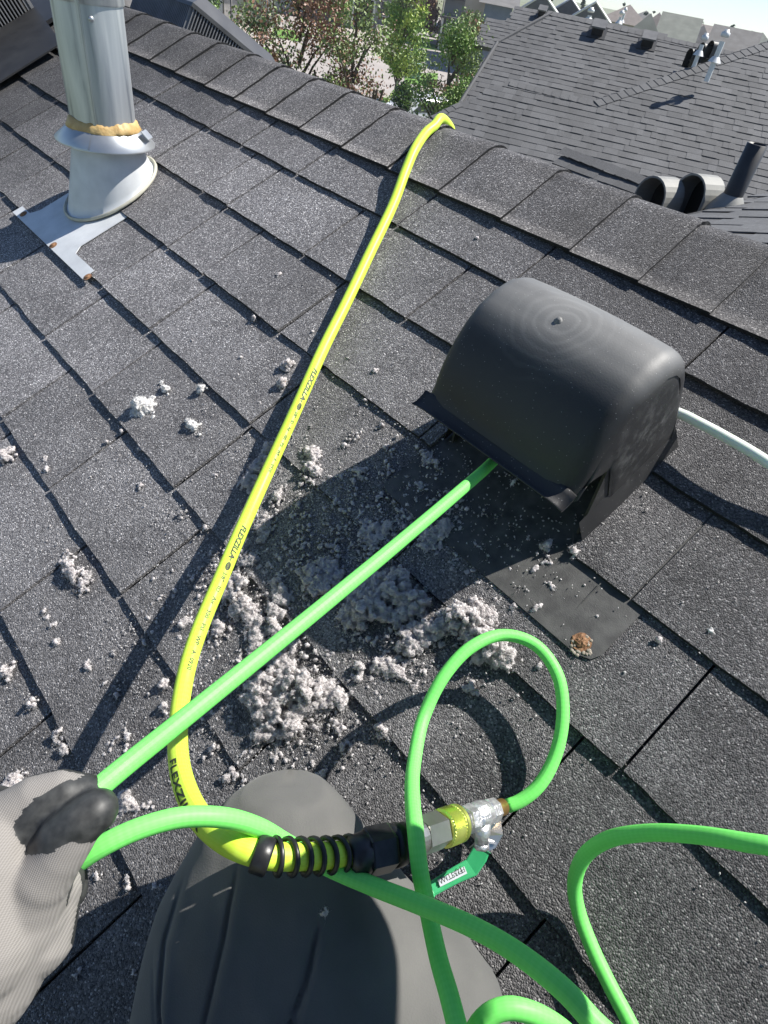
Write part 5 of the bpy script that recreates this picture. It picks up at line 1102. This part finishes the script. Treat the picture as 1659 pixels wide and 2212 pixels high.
v1 = unit_ray(1406, 470, 3.62); v2 = unit_ray(1489, 466, 3.68)
for (P, lab) in ((v1, 'left of two grey gooseneck vents seen open end on beyond the ridge'), (v2, 'right of two grey gooseneck vents beside the black plumbing pipe')):
    to = (Vector(CAM) - P); to.z = 0; to.normalize(); side = Vector((to.y, -to.x, 0))
    P = P - Vector((0, 0, .06))
    gooseneck(P, to * .75 - side * -.55, (0, 0, 1), .185, .25, .15, lab, sidemat='pale_grey_plastic', group='gooseneck vents on the cross gable')
pb = plane_pt(1572, 445, Pq, nQ); pr = empty('plumbing_pipe', pb, 0, 'black plastic plumbing vent pipe with pale flashing collar beyond the ridge', 'pipe')
for nm, prf, mt in (('pipe', [(-.02, .045), (.262, .045), (.263, .041), (.02, .040)], 'black_plastic'), ('flashing_boot', [(-.03, .10), (.01, .075), (.045, .05), (.05, .0455)], 'pale_grey_plastic')):
    v, f = lathe(prf, (0, 0, 0), (0, 0, 1), 32, cap=False); obj(nm, v, f, M[mt], pr, True)
# ridge furniture on the neighbour's main slope
def box_vent(px, py, P0, n, w_, label, group=None):
    P = plane_pt(px, py, P0, n); n = Vector(n); root = empty('box_vent', P, 0, label, 'roof vent', group); u = rowdir; up = n.cross(u); up = up if up.z > 0 else -up
    mb = MB(); B3 = Matrix((u, up, n)).transposed(); mb.box(n * .075, w_ * .8, w_ * .8, .15, B3); mb.build('body', M['dark_in'], root)
    mb = MB(); mb.box(n * .165 + up * .0, w_, w_, .03, B3); mb.build('hood', M['black_sheen2'], root); mb = MB(); mb.box(n * .01, w_ * 1.3, w_ * 1.4, .015, B3); mb.build('flange', M['black_plastic'], root)
for px, py, lab in ((1290, 72, 'middle square roof vent on the neighbouring slope'), (1397, 97, 'rightmost square roof vent on the neighbouring slope'), (1170, 34, 'leftmost square roof vent near the neighbouring ridge end')):
    box_vent(px, py, PR2 if px > 1180 else P3, nN, .27 if px > 1180 else .22, lab, 'square roof vents on the neighbour roof')
for px, py, s_, lab in ((1488, 148, 1, 'leftmost black gooseneck on the neighbouring hip'), (1513, 136, 1, 'middle black gooseneck on the neighbouring hip'), (1534, 128, .9, 'rightmost black gooseneck on the neighbouring hip')):
    P = unit_ray(px, py, 13.9); gooseneck(P, -hv_ * .6 + rowdir * -.8, (0, 0, 1), .17 * s_, .27 * s_, .2, lab, group='goosenecks by the neighbouring hip')
def flue_pipe(px, ybase, ytop, D, r, label):
    P = unit_ray(px, ybase, D); T_ = unit_ray(px, ytop, D); h = T_.z - P.z; root = empty('metal_flue', P, 0, label, 'flue pipe', 'distant metal flues')
    v, f = lathe([(-.3, r * .8), (h - .15, r * .8)], (0, 0, 0), (0, 0, 1), 12, cap=False); obj('pipe', v, f, M['galv_dull'], root, True)
    v, f = lathe([(h - .10, r * .8), (h - .09, r * 1.3), (h - .04, r * 1.3), (h - .03, r * .8), (h, r * .7)], (0, 0, 0), (0, 0, 1), 12); obj('cap', v, f, M['galv_dull'], root, True)
    v, f = lathe([(-.05, r * 2), (.02, r * 1.05)], (0, 0, 0), (0, 0, 1), 12, cap=False); obj('collar', v, f, M['galv_dull'], root, True)
for a in ((1546, 126, 58, 12.9, .05, 'tallest metal flue beside the neighbouring hip'), (1511, 112, 68, 13.5, .042, 'shorter metal flue behind the neighbouring hip'), (1338, 46, 20, 22, .05, 'metal flue near the middle of the skyline'), (1344, 44, 14, 26, .045, 'thin second flue near the middle of the skyline'), (1272, 40, 14, 19, .06, 'metal flue left of centre on the neighbouring ridge')): flue_pipe(*a)

# our own roof's black louvred box vents, one at the left edge and one past the ridge
def louvre_vent(P, U, S2, Nn, L_, W_, h_, label, skirt=0):
    P = Vector(P); root = empty('louvred_vent', P, 0, label, 'roof vent', 'black louvred vents on our roof'); B3 = Matrix((U, S2, Nn)).transposed()
    mb = MB(); mb.box(Nn * (h_ * .5), L_ * .86, W_ * .86, h_, B3); mb.build('core', M['dark_in'], root)
    top = [U * a * L_ / 2 + S2 * b * W_ / 2 + Nn * h_ for a, b in ((-1, -1), (1, -1), (1, 1), (-1, 1))]; ins = [U * a * L_ * .36 + S2 * b * W_ * .36 + Nn * (h_ + .045) for a, b in ((-1, -1), (1, -1), (1, 1), (-1, 1))]
    obj('cover', top + ins + [p - Nn * .012 for p in top], [(4, 5, 6, 7), (0, 1, 5, 4), (1, 2, 6, 5), (2, 3, 7, 6), (3, 0, 4, 7), (8, 9, 1, 0), (9, 10, 2, 1), (10, 11, 3, 2), (11, 8, 0, 3)], M['black_sheen'], root)
    fin = MB()
    for sgn, ax, oth, La, Wb in ((1, U, S2, W_, L_), (-1, U, S2, W_, L_), (1, S2, U, L_, W_), (-1, S2, U, L_, W_)):
        m = int(La / .0115)
        for k in range(m + 1): fin.box(ax * sgn * Wb * .47 + oth * (-La * .47 + La * .94 * k / m) + Nn * h_ * .5, .02 if True else 0, .0035, h_ * .92, Matrix((ax, oth, Nn)).transposed())
    o = fin.build('louvre', M['fin_grey'], root)
    fl_ = [U * a * (L_ / 2 + .07) + S2 * b * (W_ / 2 + .07) for a, b in ((-1, -1), (1, -1), (1, 1), (-1, 1))]; mb = MB(); mb.prism(fl_, Nn * .01); mb.build('flange', M['black_plastic'], root)
    if skirt: mb = MB(); mb.prism([U * (L_ / 2) - S2 * W_ * .62 + Nn * .03, U * (L_ / 2 + skirt) - S2 * W_ * .62 + Nn * .008, U * (L_ / 2 + skirt) + S2 * W_ * .35 + Nn * .008, U * (L_ / 2) + S2 * W_ * .5 + Nn * .03], Nn * .004); mb.build('skirt', M['black_plastic'], root)
M['black_sheen'] = noisy('black_cover_painted_sheen', (.05, .05, .052), (.09, .09, .09), 10, .4); M['fin_grey'] = noisy('grey_fins', (.16, .16, .16), (.22, .22, .22), 20, .5, bump=0)  # cover and fins painted greyer to stand for sun sheen on black plastic
louvre_vent(RP(-2.80, -.12, .012), Vector((1, 0, 0)), Vector(UPS), Vector(NRM), .42, .38, .12, 'black louvred box vent at the top left corner behind the flue', skirt=.30)
fn_ = Vector((0, math.sin(TH), math.cos(TH))); louvre_vent(RF(-2.55, .40, .01), Vector((1, 0, 0)), Vector((0, math.cos(TH), -math.sin(TH))), fn_, .42, .42, .13, 'black louvred box vent peeping over the ridge beyond the flue')

# ------------------------------------------------------------------ the street, lawns, trees, houses
GL = Vector((CAM[0], CAM[1], 0))
sheet('street', [(240,-30),(420,8),(640,-10),(900,20),(1010,60),(1080,120),(1040,330),(900,330),(560,200),(240,120)], 0, M['street'])
sheet('driveway', [(360,32),(500,50),(590,60),(640,92),(560,118),(500,84),(360,62)], .008, M['concrete'])
sheet('driveway', [(740,60),(812,72),(850,120),(760,130),(690,110)], .009, M['concrete'])
sheet('driveway', [(900,196),(990,192),(980,240),(870,236)], .010, M['concrete'])
for k, p in enumerate([[(503,83),(530,88),(590,108),(560,121),(505,108)], [(886,90),(925,92),(962,104),(956,110),(896,102)], [(878,158),(946,158),(944,190),(872,178)], [(826,66),(872,76),(880,92),(838,88)], [(690,52),(730,60),(735,72),(680,64)], [(822,208),(872,222),(900,246),(850,262),(800,240)], [(590,60),(640,66),(650,90),(600,80)], [(330,12),(420,20),(418,34),(330,28)], [(966,76),(1010,82),(1004,96),(960,90)]]):
    sheet('lawn', p, .015 + k * .004, M['lawn'])
M['leaf_green'] = noisy('leaf_green', (.12, .22, .04), (.22, .36, .07), 3, .55, bump=0); M['leaf_yellow'] = noisy('leaf_yellow_green', (.22, .32, .05), (.38, .46, .08), 3, .55, bump=0)
M['leaf_red'] = noisy('leaf_red_brown', (.19, .10, .07), (.34, .19, .12), 3, .5, bump=0); M['leaf_olive'] = noisy('leaf_olive', (.15, .21, .07), (.28, .36, .13), 3, .55, bump=0); M['leaf_dark'] = noisy('leaf_dark_green', (.02, .05, .018), (.045, .085, .03), 3, .6, bump=0)
M['bark'] = noisy('bark', (.08, .06, .045), (.15, .12, .09), 12, .9, bump=.5, bscale=40, dist=.01)
for k_ in ('leaf_green', 'leaf_yellow', 'leaf_red', 'leaf_olive', 'leaf_dark'):
    b_ = M[k_].node_tree.nodes['Principled BSDF']; b_.inputs['Transmission Weight'].default_value = 0; b_.inputs['Subsurface Weight'].default_value = .15; b_.inputs['Subsurface Radius'].default_value = (.02, .03, .01)
TR = np.random.RandomState(5)
def tree(name, base, h, w_, mats, leaf, nleaf, label, group=None, trunk=.25, cat='tree', z_lo=.28, nclump=26, stems=1, shape='round', gap=.5):
    """tapered trunk and limbs; crown of leaf faces gathered in uneven clumps"""
    root = empty(name, base, 0, label, cat, group); tb = MB(); R0 = .022 * h * (.7 if stems > 1 else 1)
    cl = []
    for k in range(nclump):
        t = TR.rand(); a = TR.rand() * 6.283; z = z_lo * h + (h - z_lo * h) * t
        if shape == 'cone': rr = w_ / 2 * (1 - t) * TR.rand() ** .5
        elif shape == 'column': rr = w_ / 2 * (1 - .6 * abs(2 * t - .8)) * TR.rand() ** .5
        else: rr = w_ / 2 * math.sqrt(max(.05, 1 - (2 * t - .95) ** 2)) * TR.rand() ** .45
        cl.append((rr * math.cos(a), rr * math.sin(a), z, w_ * TR.uniform(.12, .24)))
    for s_ in range(stems):
        a = TR.rand() * 6.28; o_ = Vector((math.cos(a), math.sin(a), 0)) * (.12 * w_ if stems > 1 else 0); top = Vector((o_.x * 3, o_.y * 3, h * .8)); pts = [o_, o_ * 1.3 + Vector((0, 0, h * .25)), o_ * 2 + Vector((TR.randn() * .03 * h, TR.randn() * .03 * h, h * .55)), top]; P = spline(pts, h * .05)
        tb.tube(P, [R0 * (1 - .75 * i / (len(P) - 1)) for i in range(len(P))], 7)
    for (x, y, z, r) in cl:
        zs = max(h * .15, z - math.hypot(x, y) * .8 - .05 * h); tb.tube([Vector((x * .08, y * .08, zs)), Vector((x * .5, y * .5, (zs + z) / 2 + .01 * h)), Vector((x, y, z))], [R0 * .38, R0 * .25, R0 * .1], 5)
    tb.build('trunk', M['bark'], root)
    per = nleaf // len(cl); V = []; mi = []
    for (x, y, z, r) in cl:
        nl = int(per * TR.uniform(.6, 1.4)); d = TR.randn(nl, 3); d /= np.linalg.norm(d, axis=1)[:, None]; rad = r * TR.rand(nl) ** .45 * TR.uniform(.7, 1.35, nl); c = np.array([x, y, z]) + d * rad[:, None] * np.array([1, 1, .8])
        u = TR.randn(nl, 3); u /= np.linalg.norm(u, axis=1)[:, None]; vv = np.cross(u, TR.randn(nl, 3)); vv /= np.linalg.norm(vv, axis=1)[:, None]; L_ = leaf * TR.uniform(.6, 1.3, nl)[:, None]
        V.append(np.stack([c - u * L_ * .5, c + vv * L_ * .28, c + u * L_ * .5, c - vv * L_ * .28], 1)); k0 = TR.randint(len(mats)); mi.append(np.where(TR.rand(nl) < .7, k0, TR.randint(0, len(mats), nl)))
    V = np.concatenate(V).reshape(-1, 3); mi = np.concatenate(mi); n = len(mi); Fq = np.arange(n * 4).reshape(-1, 4); T_ = np.concatenate([Fq[:, [0, 1, 2]], Fq[:, [0, 2, 3]]]); me = np_mesh('crown', V, T_, [M[m] for m in mats], np.concatenate([mi, mi])); o = bpy.data.objects.new('crown', me); COL.objects.link(o); o.parent = root
    return root
def gD(px, D): d = unit_ray(px, 0, D); return Vector((d.x, d.y, 0))
def top_z(px, py, D): return unit_ray(px, py, D).z
# near shrubs, right beyond our eaves
tree('shrub_tree', gD(650, 12.5), top_z(650, -60, 12.5), 2.3, ['leaf_red', 'leaf_olive', 'leaf_red'], .062, 17000, 'left half of the red brown and green shrub tree just beyond the ridge', 'red brown shrub trees', stems=4, nclump=46, z_lo=.2)
tree('shrub_tree', gD(775, 12.0), top_z(770, 10, 12.0), 2.0, ['leaf_red', 'leaf_olive', 'leaf_olive'], .06, 15000, 'right half of the red brown and green shrub tree beside the small yellow green tree', 'red brown shrub trees', stems=4, nclump=40, z_lo=.2)
tree('shrub_tree', gD(560, 11.5), top_z(556, 75, 11.5), .75, ['leaf_olive', 'leaf_red'], .055, 2600, 'low thin shrub left of the big red brown shrub', 'red brown shrub trees', stems=3, nclump=16, z_lo=.4)
tree('young_tree', gp(851, 222), 4.9, 2.5, ['leaf_yellow', 'leaf_green', 'leaf_yellow'], .15, 8000, 'small bright yellow green tree on a thin trunk right of the red shrub', nclump=34, z_lo=.24)
tree('leafy_tree', gD(1000, 19), top_z(1000, 72, 19), 2.3, ['leaf_olive', 'leaf_green'], .075, 20000, 'grey green leafy tree against the neighbouring roof edge', nclump=54, z_lo=.1)
tree('leafy_tree', gD(1020, 24), top_z(1020, 28, 24), 1.7, ['leaf_red', 'leaf_olive'], .09, 5500, 'thin red brown tree behind the grey green tree', nclump=24, z_lo=.3)
tree('bush', gD(903, 29), top_z(903, 196, 29), 1.5, ['leaf_dark', 'leaf_green'], .13, 6000, 'spiky dark green bush at the end of the ridge by the yellow hose', cat='bush', nclump=26, z_lo=.02, shape='cone')
tree('bush', gp(852, 246), .8, 1.6, ['leaf_yellow', 'leaf_green'], .12, 1100, 'low yellow green hedge under the small bright tree', cat='bush', nclump=20, z_lo=.1)
tree('bush', gD(300, 17), top_z(300, -8, 17), 1.5, ['leaf_yellow'], .10, 2400, 'yellow green bush beyond the ridge beside the flue', cat='bush', nclump=30, z_lo=.1)
tree('bush', gD(345, 16), top_z(345, -12, 16), 1.2, ['leaf_green', 'leaf_yellow'], .09, 2600, 'mid green bush beyond the ridge right of the yellow green one', cat='bush', nclump=30, z_lo=.1)
# across the street
for px, py, pt, wpx, mats, lab in ((434, 46, -30, 62, ['leaf_green', 'leaf_dark'], 'round topped lollipop tree on a thin trunk before the first garage'), (728, 62, -20, 40, ['leaf_green', 'leaf_yellow'], 'green tree left of the white trimmed garage'), (856, 78, 0, 50, ['leaf_green', 'leaf_olive'], 'bright green tree left of the dark red tree'), (913, 86, -22, 60, ['leaf_red'], 'dark red tree on the far lawn'), (982, 66, 16, 24, ['leaf_green'], 'small green tree by the porch')):
    b = gp(px, py); D = math.hypot(b.x, b.y); tree('street_tree', b, top_z(px, pt, D), wpx / F * D, mats, .24, 5200, lab, nclump=34, z_lo=.26)
# lamp posts
for px, py, lab in ((501, 89, 'thin black lamp post before the greenish garage doors'), (943, 105, 'thin black lamp post right of the dark red tree')):
    b = gp(px, py); root = empty('lamp_post', b, 0, lab, 'lamp post', 'street lamp posts'); v, f = lathe([(0, .11), (.5, .10), (.52, .07), (7.2, .045)], (0, 0, 0), (0, 0, 1), 10); obj('pole', v, f, M['black_plastic'], root, True)
    mb = MB(); mb.tube([(0, 0, 7.1), (.3, .2, 7.5), (.8, .55, 7.6)], .035, 6); mb.build('arm', M['black_plastic'], root); mb = MB(); mb.box((.95, .65, 7.58), .5, .22, .1); mb.build('lamp_head', M['black_plastic'], root)
M['util'] = noisy('pale_green_box', (.26, .42, .34), (.32, .48, .4), 5, .5); b = gp(897, 170); root = empty('utility_box', b, .7, 'pale green utility box on the lawn right of the small bright tree', 'utility box')
mb = MB(); mb.bounds(-.3, .3, -.3, .3, 0, .72); o = mb.build('cabinet', M['util'], root); o.modifiers.new('b', 'BEVEL').width = .03; mb = MB(); mb.bounds(-.33, .33, -.33, .33, .72, .80); mb.build('lid', M['util'], root)
# houses
HC = {k: noisy(k, a, c, 2, .85, bump=0) for k, a, c in (('stone_veneer', (.22, .21, .2), (.42, .40, .37)), ('grey_siding', (.20, .215, .225), (.24, .255, .265)), ('blue_siding', (.13, .16, .20), (.16, .19, .23)), ('cream_siding', (.50, .44, .34), (.56, .5, .4)), ('tan_siding', (.35, .31, .25), (.4, .36, .3)), ('garage_green', (.27, .29, .2), (.32, .34, .25)), ('garage_pale', (.42, .46, .42), (.48, .52, .48)), ('far_roof', (.115, .11, .105), (.16, .155, .15)), ('brown_roof', (.17, .145, .13), (.22, .19, .17)), ('green_roof', (.13, .14, .12), (.18, .19, .165)))}
M['glass'] = new_mat('window_glass', (.05, .06, .07), .12)[0]
def lbox(root, name, x0, x1, y0, y1, z0_, z1_, mat): mb = MB(); mb.bounds(x0, x1, y0, y1, z0_, z1_); return mb.build(name, mat, root)
def window(root, xc, zc_, w_, h_, y=0., nm=2):
    fr = lbox(root, 'window', xc - w_ / 2 - .08, xc + w_ / 2 + .08, y - .06, y - .01, zc_ - h_ / 2 - .08, zc_ + h_ / 2 + .08, M['white_paint'])
    for k in range(nm):
        a = xc - w_ / 2 + (w_ + .05) / nm * k; lbox(fr, 'pane', a, a + (w_ + .05) / nm - .06, y - .075, y - .062, zc_ - h_ / 2, zc_ + h_ / 2, M['glass'])
def roof_prism(root, x0, x1, y0, y1, ze, zr, mat, kind='gable_x'):
    xc, yc = (x0 + x1) / 2, (y0 + y1) / 2
    if kind == 'gable_x': v = [(x0, y0, ze), (x1, y0, ze), (x1, y1, ze), (x0, y1, ze), (x0, yc, zr), (x1, yc, zr)]; f = [(0, 1, 5, 4), (2, 3, 4, 5), (1, 2, 5), (3, 0, 4), (3, 2, 1, 0)]
    elif kind == 'gable_y': v = [(x0, y0, ze), (x1, y0, ze), (x1, y1, ze), (x0, y1, ze), (xc, y0, zr), (xc, y1, zr)]; f = [(0, 4, 5, 3), (1, 2, 5, 4), (0, 1, 4), (2, 3, 5), (3, 2, 1, 0)]
    else:
        m = min(x1 - x0, y1 - y0) / 2 * .95
        if x1 - x0 > y1 - y0: v = [(x0, y0, ze), (x1, y0, ze), (x1, y1, ze), (x0, y1, ze), (x0 + m, yc, zr), (x1 - m, yc, zr)]; f = [(0, 1, 5, 4), (2, 3, 4, 5), (1, 2, 5), (3, 0, 4), (3, 2, 1, 0)]
        else: v = [(x0, y0, ze), (x1, y0, ze), (x1, y1, ze), (x0, y1, ze), (xc, y0 + m, zr), (xc, y1 - m, zr)]; f = [(0, 4, 5, 3), (1, 2, 5, 4), (0, 1, 4), (2, 3, 5), (3, 2, 1, 0)]
    return obj('roof', v, f, mat, root)
def frame_house(pl, pr, label, name='house', group=None):      # local x along the front from left to right, y away from us
    a = gp(*pl) if len(pl) == 2 else gD(pl[0], pl[1]); b = gp(*pr) if len(pr) == 2 else a; d = (b - a); w_ = d.length; root = empty(name, a, math.atan2(d.y, d.x), label, 'house', group)
    nrm_ = Vector((-math.sin(root.rotation_euler.z), math.cos(root.rotation_euler.z), 0)); return root, w_
# first row: the house with two greenish garage doors
r1, w1 = frame_house((372, 36), (592, 61), 'stone fronted house across the street with two garage doors')
k1 = w1 / 220.
lbox(r1, 'wall', -6, w1, .5, 12, 0, 3.3, HC['grey_siding'])
for a, b_ in ((-6, 0), (22, 34), (108, 136), (205, 220)): lbox(r1, 'stone_pier', a * k1 if a > 0 else a, b_ * k1, 0, .6, 0, 2.9, HC['stone_veneer'])
for i_, (a, b_, mt) in enumerate(((36, 104, 'garage_pale'), (138, 202, 'garage_green'))):
    lbox(r1, 'door_trim', a * k1 - .12, b_ * k1 + .12, .2, .45, 0, 2.65, M['white_paint']); g = lbox(r1, 'garage_door', a * k1, b_ * k1, .12, .2, .02, 2.45, HC[mt])
    for q_ in range(1, 4): lbox(g, 'panel_joint', a * k1, b_ * k1, .112, .119, .6 * q_ - .012, .6 * q_ + .012, M['dark_in'])
    for q_ in range(4): wd_ = (b_ - a) * k1 / 4; lbox(g, 'pane', a * k1 + wd_ * q_ + .1, a * k1 + wd_ * (q_ + 1) - .1, .10, .118, 1.98, 2.3, M['glass'])
roof_prism(r1, -7, w1 + .8, -.5, 13, 3.2, 6.2, HC['far_roof'])
for px, py, hh in ((513, 50, 1.0), (498, 47, .8)):
    b = gp(px, py + 1); pt = empty('planter', b, 0, 'tall stone planter between the garage doors' if px == 513 else 'small planter by the stone pier', 'planter'); v, f = lathe([(0, .22), (.5, .3), (.52, .33), (.6, .33)], (0, 0, 0), (0, 0, 1), 14); obj('pot', v, f, HC['tan_siding'], pt, True)
tree('bush', gp(588, 50), 1.6, 1.5, ['leaf_yellow'], .2, 500, 'yellow green shrub at the right end of the garage front', cat='bush', nclump=12, z_lo=.1)
# house with the white trimmed single garage
r2, w2 = frame_house((746, 60), (812, 70), 'small gabled house with one white trimmed open garage')
lbox(r2, 'wall', 0, w2 * .2, 0, 9, 0, 2.7, HC['stone_veneer']); lbox(r2, 'wall', w2 * .85, w2, 0, 9, 0, 2.7, HC['stone_veneer']); lbox(r2, 'wall', w2 * .2, w2 * .85, .02, 9, 2.35, 2.7, M['white_paint']); lbox(r2, 'garage_opening', w2 * .2, w2 * .85, .4, .5, 0, 2.35, M['dark_in']); lbox(r2, 'wall', -8, -.01, 4, 12, 0, 3, HC['grey_siding'])
for a in (.19, .86): lbox(r2, 'door_trim', w2 * a - .07, w2 * a + .07, -.06, -.01, 0, 2.4, M['white_paint'])
roof_prism(r2, -.5, w2 + .5, -.4, 10, 2.75, 4.2, HC['far_roof'], 'gable_x'); roof_prism(r2, -8.5, 0, 3.5, 12.5, 3.05, 5.2, HC['far_roof'])
# porch house, cream house, dark house and the rest of the row
def block(pxl, pxr, D, ridge_py, label, wall, roofm, kind='gable_y', eave=.62, depth=9, wins=(), porch=False, group='far houses'):
    a = gD(pxl, D); b = gD(pxr, D); d = b - a; w_ = d.length; root = empty('house', a, math.atan2(d.y, d.x), label, 'house', group); zr = max(2.2, top_z((pxl + pxr) / 2, ridge_py, D)); ze = zr * eave if zr < 6 else zr - 2.2
    ze = max(ze, zr - w_ * .5) if kind == 'gable_y' else max(zr - depth * .32, ze)
    lbox(root, 'wall', 0, w_, 0, depth, 0, ze, HC[wall]); roof_prism(root, -.45, w_ + .45, -.45, depth + .45, ze, zr, HC[roofm], kind)
    if kind == 'gable_y': obj('gable_wall', [(0, -.02, ze - .02), (w_, -.02, ze - .02), (w_ / 2, -.02, zr - .25)], [(0, 1, 2)], HC[wall], root); mb = MB(); mb.tube([(-.45, -.47, ze), (w_ / 2, -.47, zr), (w_ + .45, -.47, ze)], .09, 4); mb.build('gable_trim', M['white_paint'], root)
    for (fx, fz, ww, wh_) in wins: window(root, w_ * fx, ze * fz, ww, wh_)
    if porch:
        for k in range(5): lbox(root, 'porch_post', w_ * (.05 + .22 * k) - .07, w_ * (.05 + .22 * k) + .07, -1.5, -1.36, 0, 2.3, M['white_paint'])
        lbox(root, 'porch_rail', 0, w_, -1.48, -1.4, .85, .95, M['white_paint']); lbox(root, 'porch_roof', -.2, w_ + .2, -1.7, 0, 2.3, 2.45, HC[roofm])
    return root
block(800, 880, 88, -40, 'grey roofed house behind the green street trees', 'grey_siding', 'far_roof', 'gable_x', wins=((.3, .6, 1.2, 1.2), (.7, .6, 1.2, 1.2)))
block(962, 1006, 72, -30, 'grey porch house with white posts and rail', 'grey_siding', 'far_roof', 'gable_y', wins=((.3, .45, 1., 1.2), (.7, .45, 1., 1.2)), porch=True)
block(1006, 1052, 60, -44, 'plain cream walled house side', 'cream_siding', 'brown_roof', 'gable_x', eave=.9)
block(1050, 1112, 56, -18, 'dark blue grey house with white framed windows', 'blue_siding', 'far_roof', 'gable_x', eave=.85, wins=((.25, .55, .9, 1.3), (.6, .55, 1.3, 1.3), (.85, .3, .9, .9)))
block(1140, 1206, 62, -14, 'grey gabled house with white window above the neighbouring ridge', 'grey_siding', 'far_roof', 'gable_y', wins=((.5, .75, 1.4, 1.),))
block(1206, 1262, 74, -4, 'second grey gable to the right of the first', 'tan_siding', 'far_roof', 'gable_y', wins=((.5, .7, 1.2, 1.),))
block(1258, 1322, 66, 4, 'steep blue grey gabled house with white trim', 'blue_siding', 'far_roof', 'gable_y', wins=((.35, .75, 1., .9), (.65, .75, 1., .9)))
rr2 = np.random.RandomState(8)
roofs = [(1310,1420,120,10,'brown_roof','hip','wide brown roof on the left of the skyline'),(1335,1500,34,30,'green_roof','hip','nearest hip roof with small black vents behind the ridge'),(1454,1522,52,34,'green_roof','gable_x','flat topped greenish roof right of the hip roof'),(1400,1470,95,28,'brown_roof','hip','small brown roof above the hip roof'),(1500,1585,75,58,'far_roof','hip','low grey roof between the tall flue and the hip roof'),(1575,1668,62,66,'far_roof','gable_x','low grey roof at the right picture edge'),(1540,1640,140,66,'brown_roof','gable_x','long far brown roof at the right of the skyline'),(1440,1560,190,46,'brown_roof','hip','farthest pale roof behind the flue'),(1620,1740,110,76,'green_roof','hip','roof half cut by the right picture edge'),(1370,1440,210,24,'far_roof','hip','tiny far roof left of the flat topped one')]
for (a, b_, D, ry, mt, kd, lab) in roofs:
    rt_ = block(a, b_, D, ry, lab, 'tan_siding', mt, kd, depth=max(7, (b_ - a) / F * D * .7), group='roofs on the skyline')
    if D < 40:
        for (fx, hz) in ((.35, .5), (.48, .55), (.62, .6)):
            w_ = (gD(b_, D) - gD(a, D)).length; zr = top_z((a + b_) / 2, ry, D); lbox(rt_, 'roof_vent', w_ * fx - .18, w_ * fx + .18, .9, 1.3, zr - 1.3, zr - .75, M['black_plastic'])
for k in range(14):                            # conifers on the skyline
    px = [1352, 1368, 1405, 1422, 1478, 1505, 1536, 1598, 1606, 1630, 1648, 1656, 1190, 1262][k]; D = rr2.uniform(120, 220); hpx = rr2.uniform(9, 20); hor = -450 + .2066 * (px + 919); b = gD(px, D); h = top_z(px, hor - hpx * .45, D)
    tree('conifer', b, h, h * .3, ['leaf_dark'], .5, 260, ['conifer on the skyline over the steep blue grey house', 'conifer on the skyline just right of the steep blue grey house', 'conifer left of the flat topped greenish roof', 'conifer touching the left end of the flat topped greenish roof', 'conifer behind the middle of the flat topped greenish roof', 'conifer at the right end of the flat topped greenish roof', 'conifer behind the tallest metal flue', 'left of the twin conifers near the right picture edge', 'right of the twin conifers near the right picture edge', 'lone conifer between the twin conifers and the right picture edge', 'conifer second from the right picture edge', 'conifer at the right picture edge', 'leftmost conifer above the grey gabled house', 'conifer between the tan and blue grey gables'][k], 'conifers on the skyline', nclump=14, z_lo=.1, shape='cone')
def car(b, rz, mat, label):
    root = empty('parked_car', b, rz, label, 'car'); side = [(-2.2, .35), (-2.25, .75), (-1.9, .88), (-1.2, .95), (-.6, 1.42), (.9, 1.45), (1.6, .98), (2.15, .85), (2.2, .4)]
    v = [(x, -.85, z) for x, z in side] + [(x, .85, z) for x, z in side]; n = len(side); f = [tuple(range(n)), tuple(range(n, 2 * n))[::-1]] + [(i, n + i, n + (i + 1) % n, (i + 1) % n) for i in range(n)]
    o = obj('body', v, f, mat, root); o.modifiers.new('b', 'BEVEL').width = .06
    for y in (-.86, .86): mb = MB(); mb.add([(-1.05, y, .98), (-.55, y, 1.34), (.82, y, 1.36), (1.35, y, 1.0)], [(0, 1, 2, 3)]); mb.build('window', M['glass'], root)
    for x in (-1.35, 1.35):
        for y in (-.8, .8): vv, ff = lathe([(-.1, .3), (-.09, .33), (.09, .33), (.1, .3)], (x, y, .33), (0, 1, 0), 16); w__ = obj('wheel', vv, ff, M['black_plastic'], root, True); vv, ff = lathe([(-.105, .19), (.105, .19)], (x, y, .33), (0, 1, 0), 12); obj('rim', vv, ff, M['galv'], w__)
M['car_dark'] = new_mat('dark_car_paint', (.03, .035, .04), .3)[0]; M['car_white'] = new_mat('white_car_paint', (.75, .76, .78), .3)[0]
car(gp(958, 84), .9, M['car_dark'], 'dark car parked beside the far lamp post'); car(gp(992, 96), 1.0, M['car_white'], 'white car parked right of the dark car'); car(gD(948, 30), 1.4, M['car_white'], 'white car mostly hidden between the grey green tree and our ridge')
# air between us and the far roofs
hz = MB(); hz.bounds(-420, 120, -40, 480, -1, 12.5); ho_ = hz.build('haze', None); tag(ho_, kind='stuff'); m, nt, b = new_mat('air', (1, 1, 1)); nt.nodes.remove(b); pv_ = N(nt, 'ShaderNodeVolumePrincipled'); pv_.inputs['Color'].default_value = (.86, .92, 1, 1); pv_.inputs['Density'].default_value = .00045; pv_.inputs['Anisotropy'].default_value = .2; nt.links.new(pv_.outputs[0], nt.nodes['Material Output'].inputs['Volume']); ho_.data.materials.append(m)
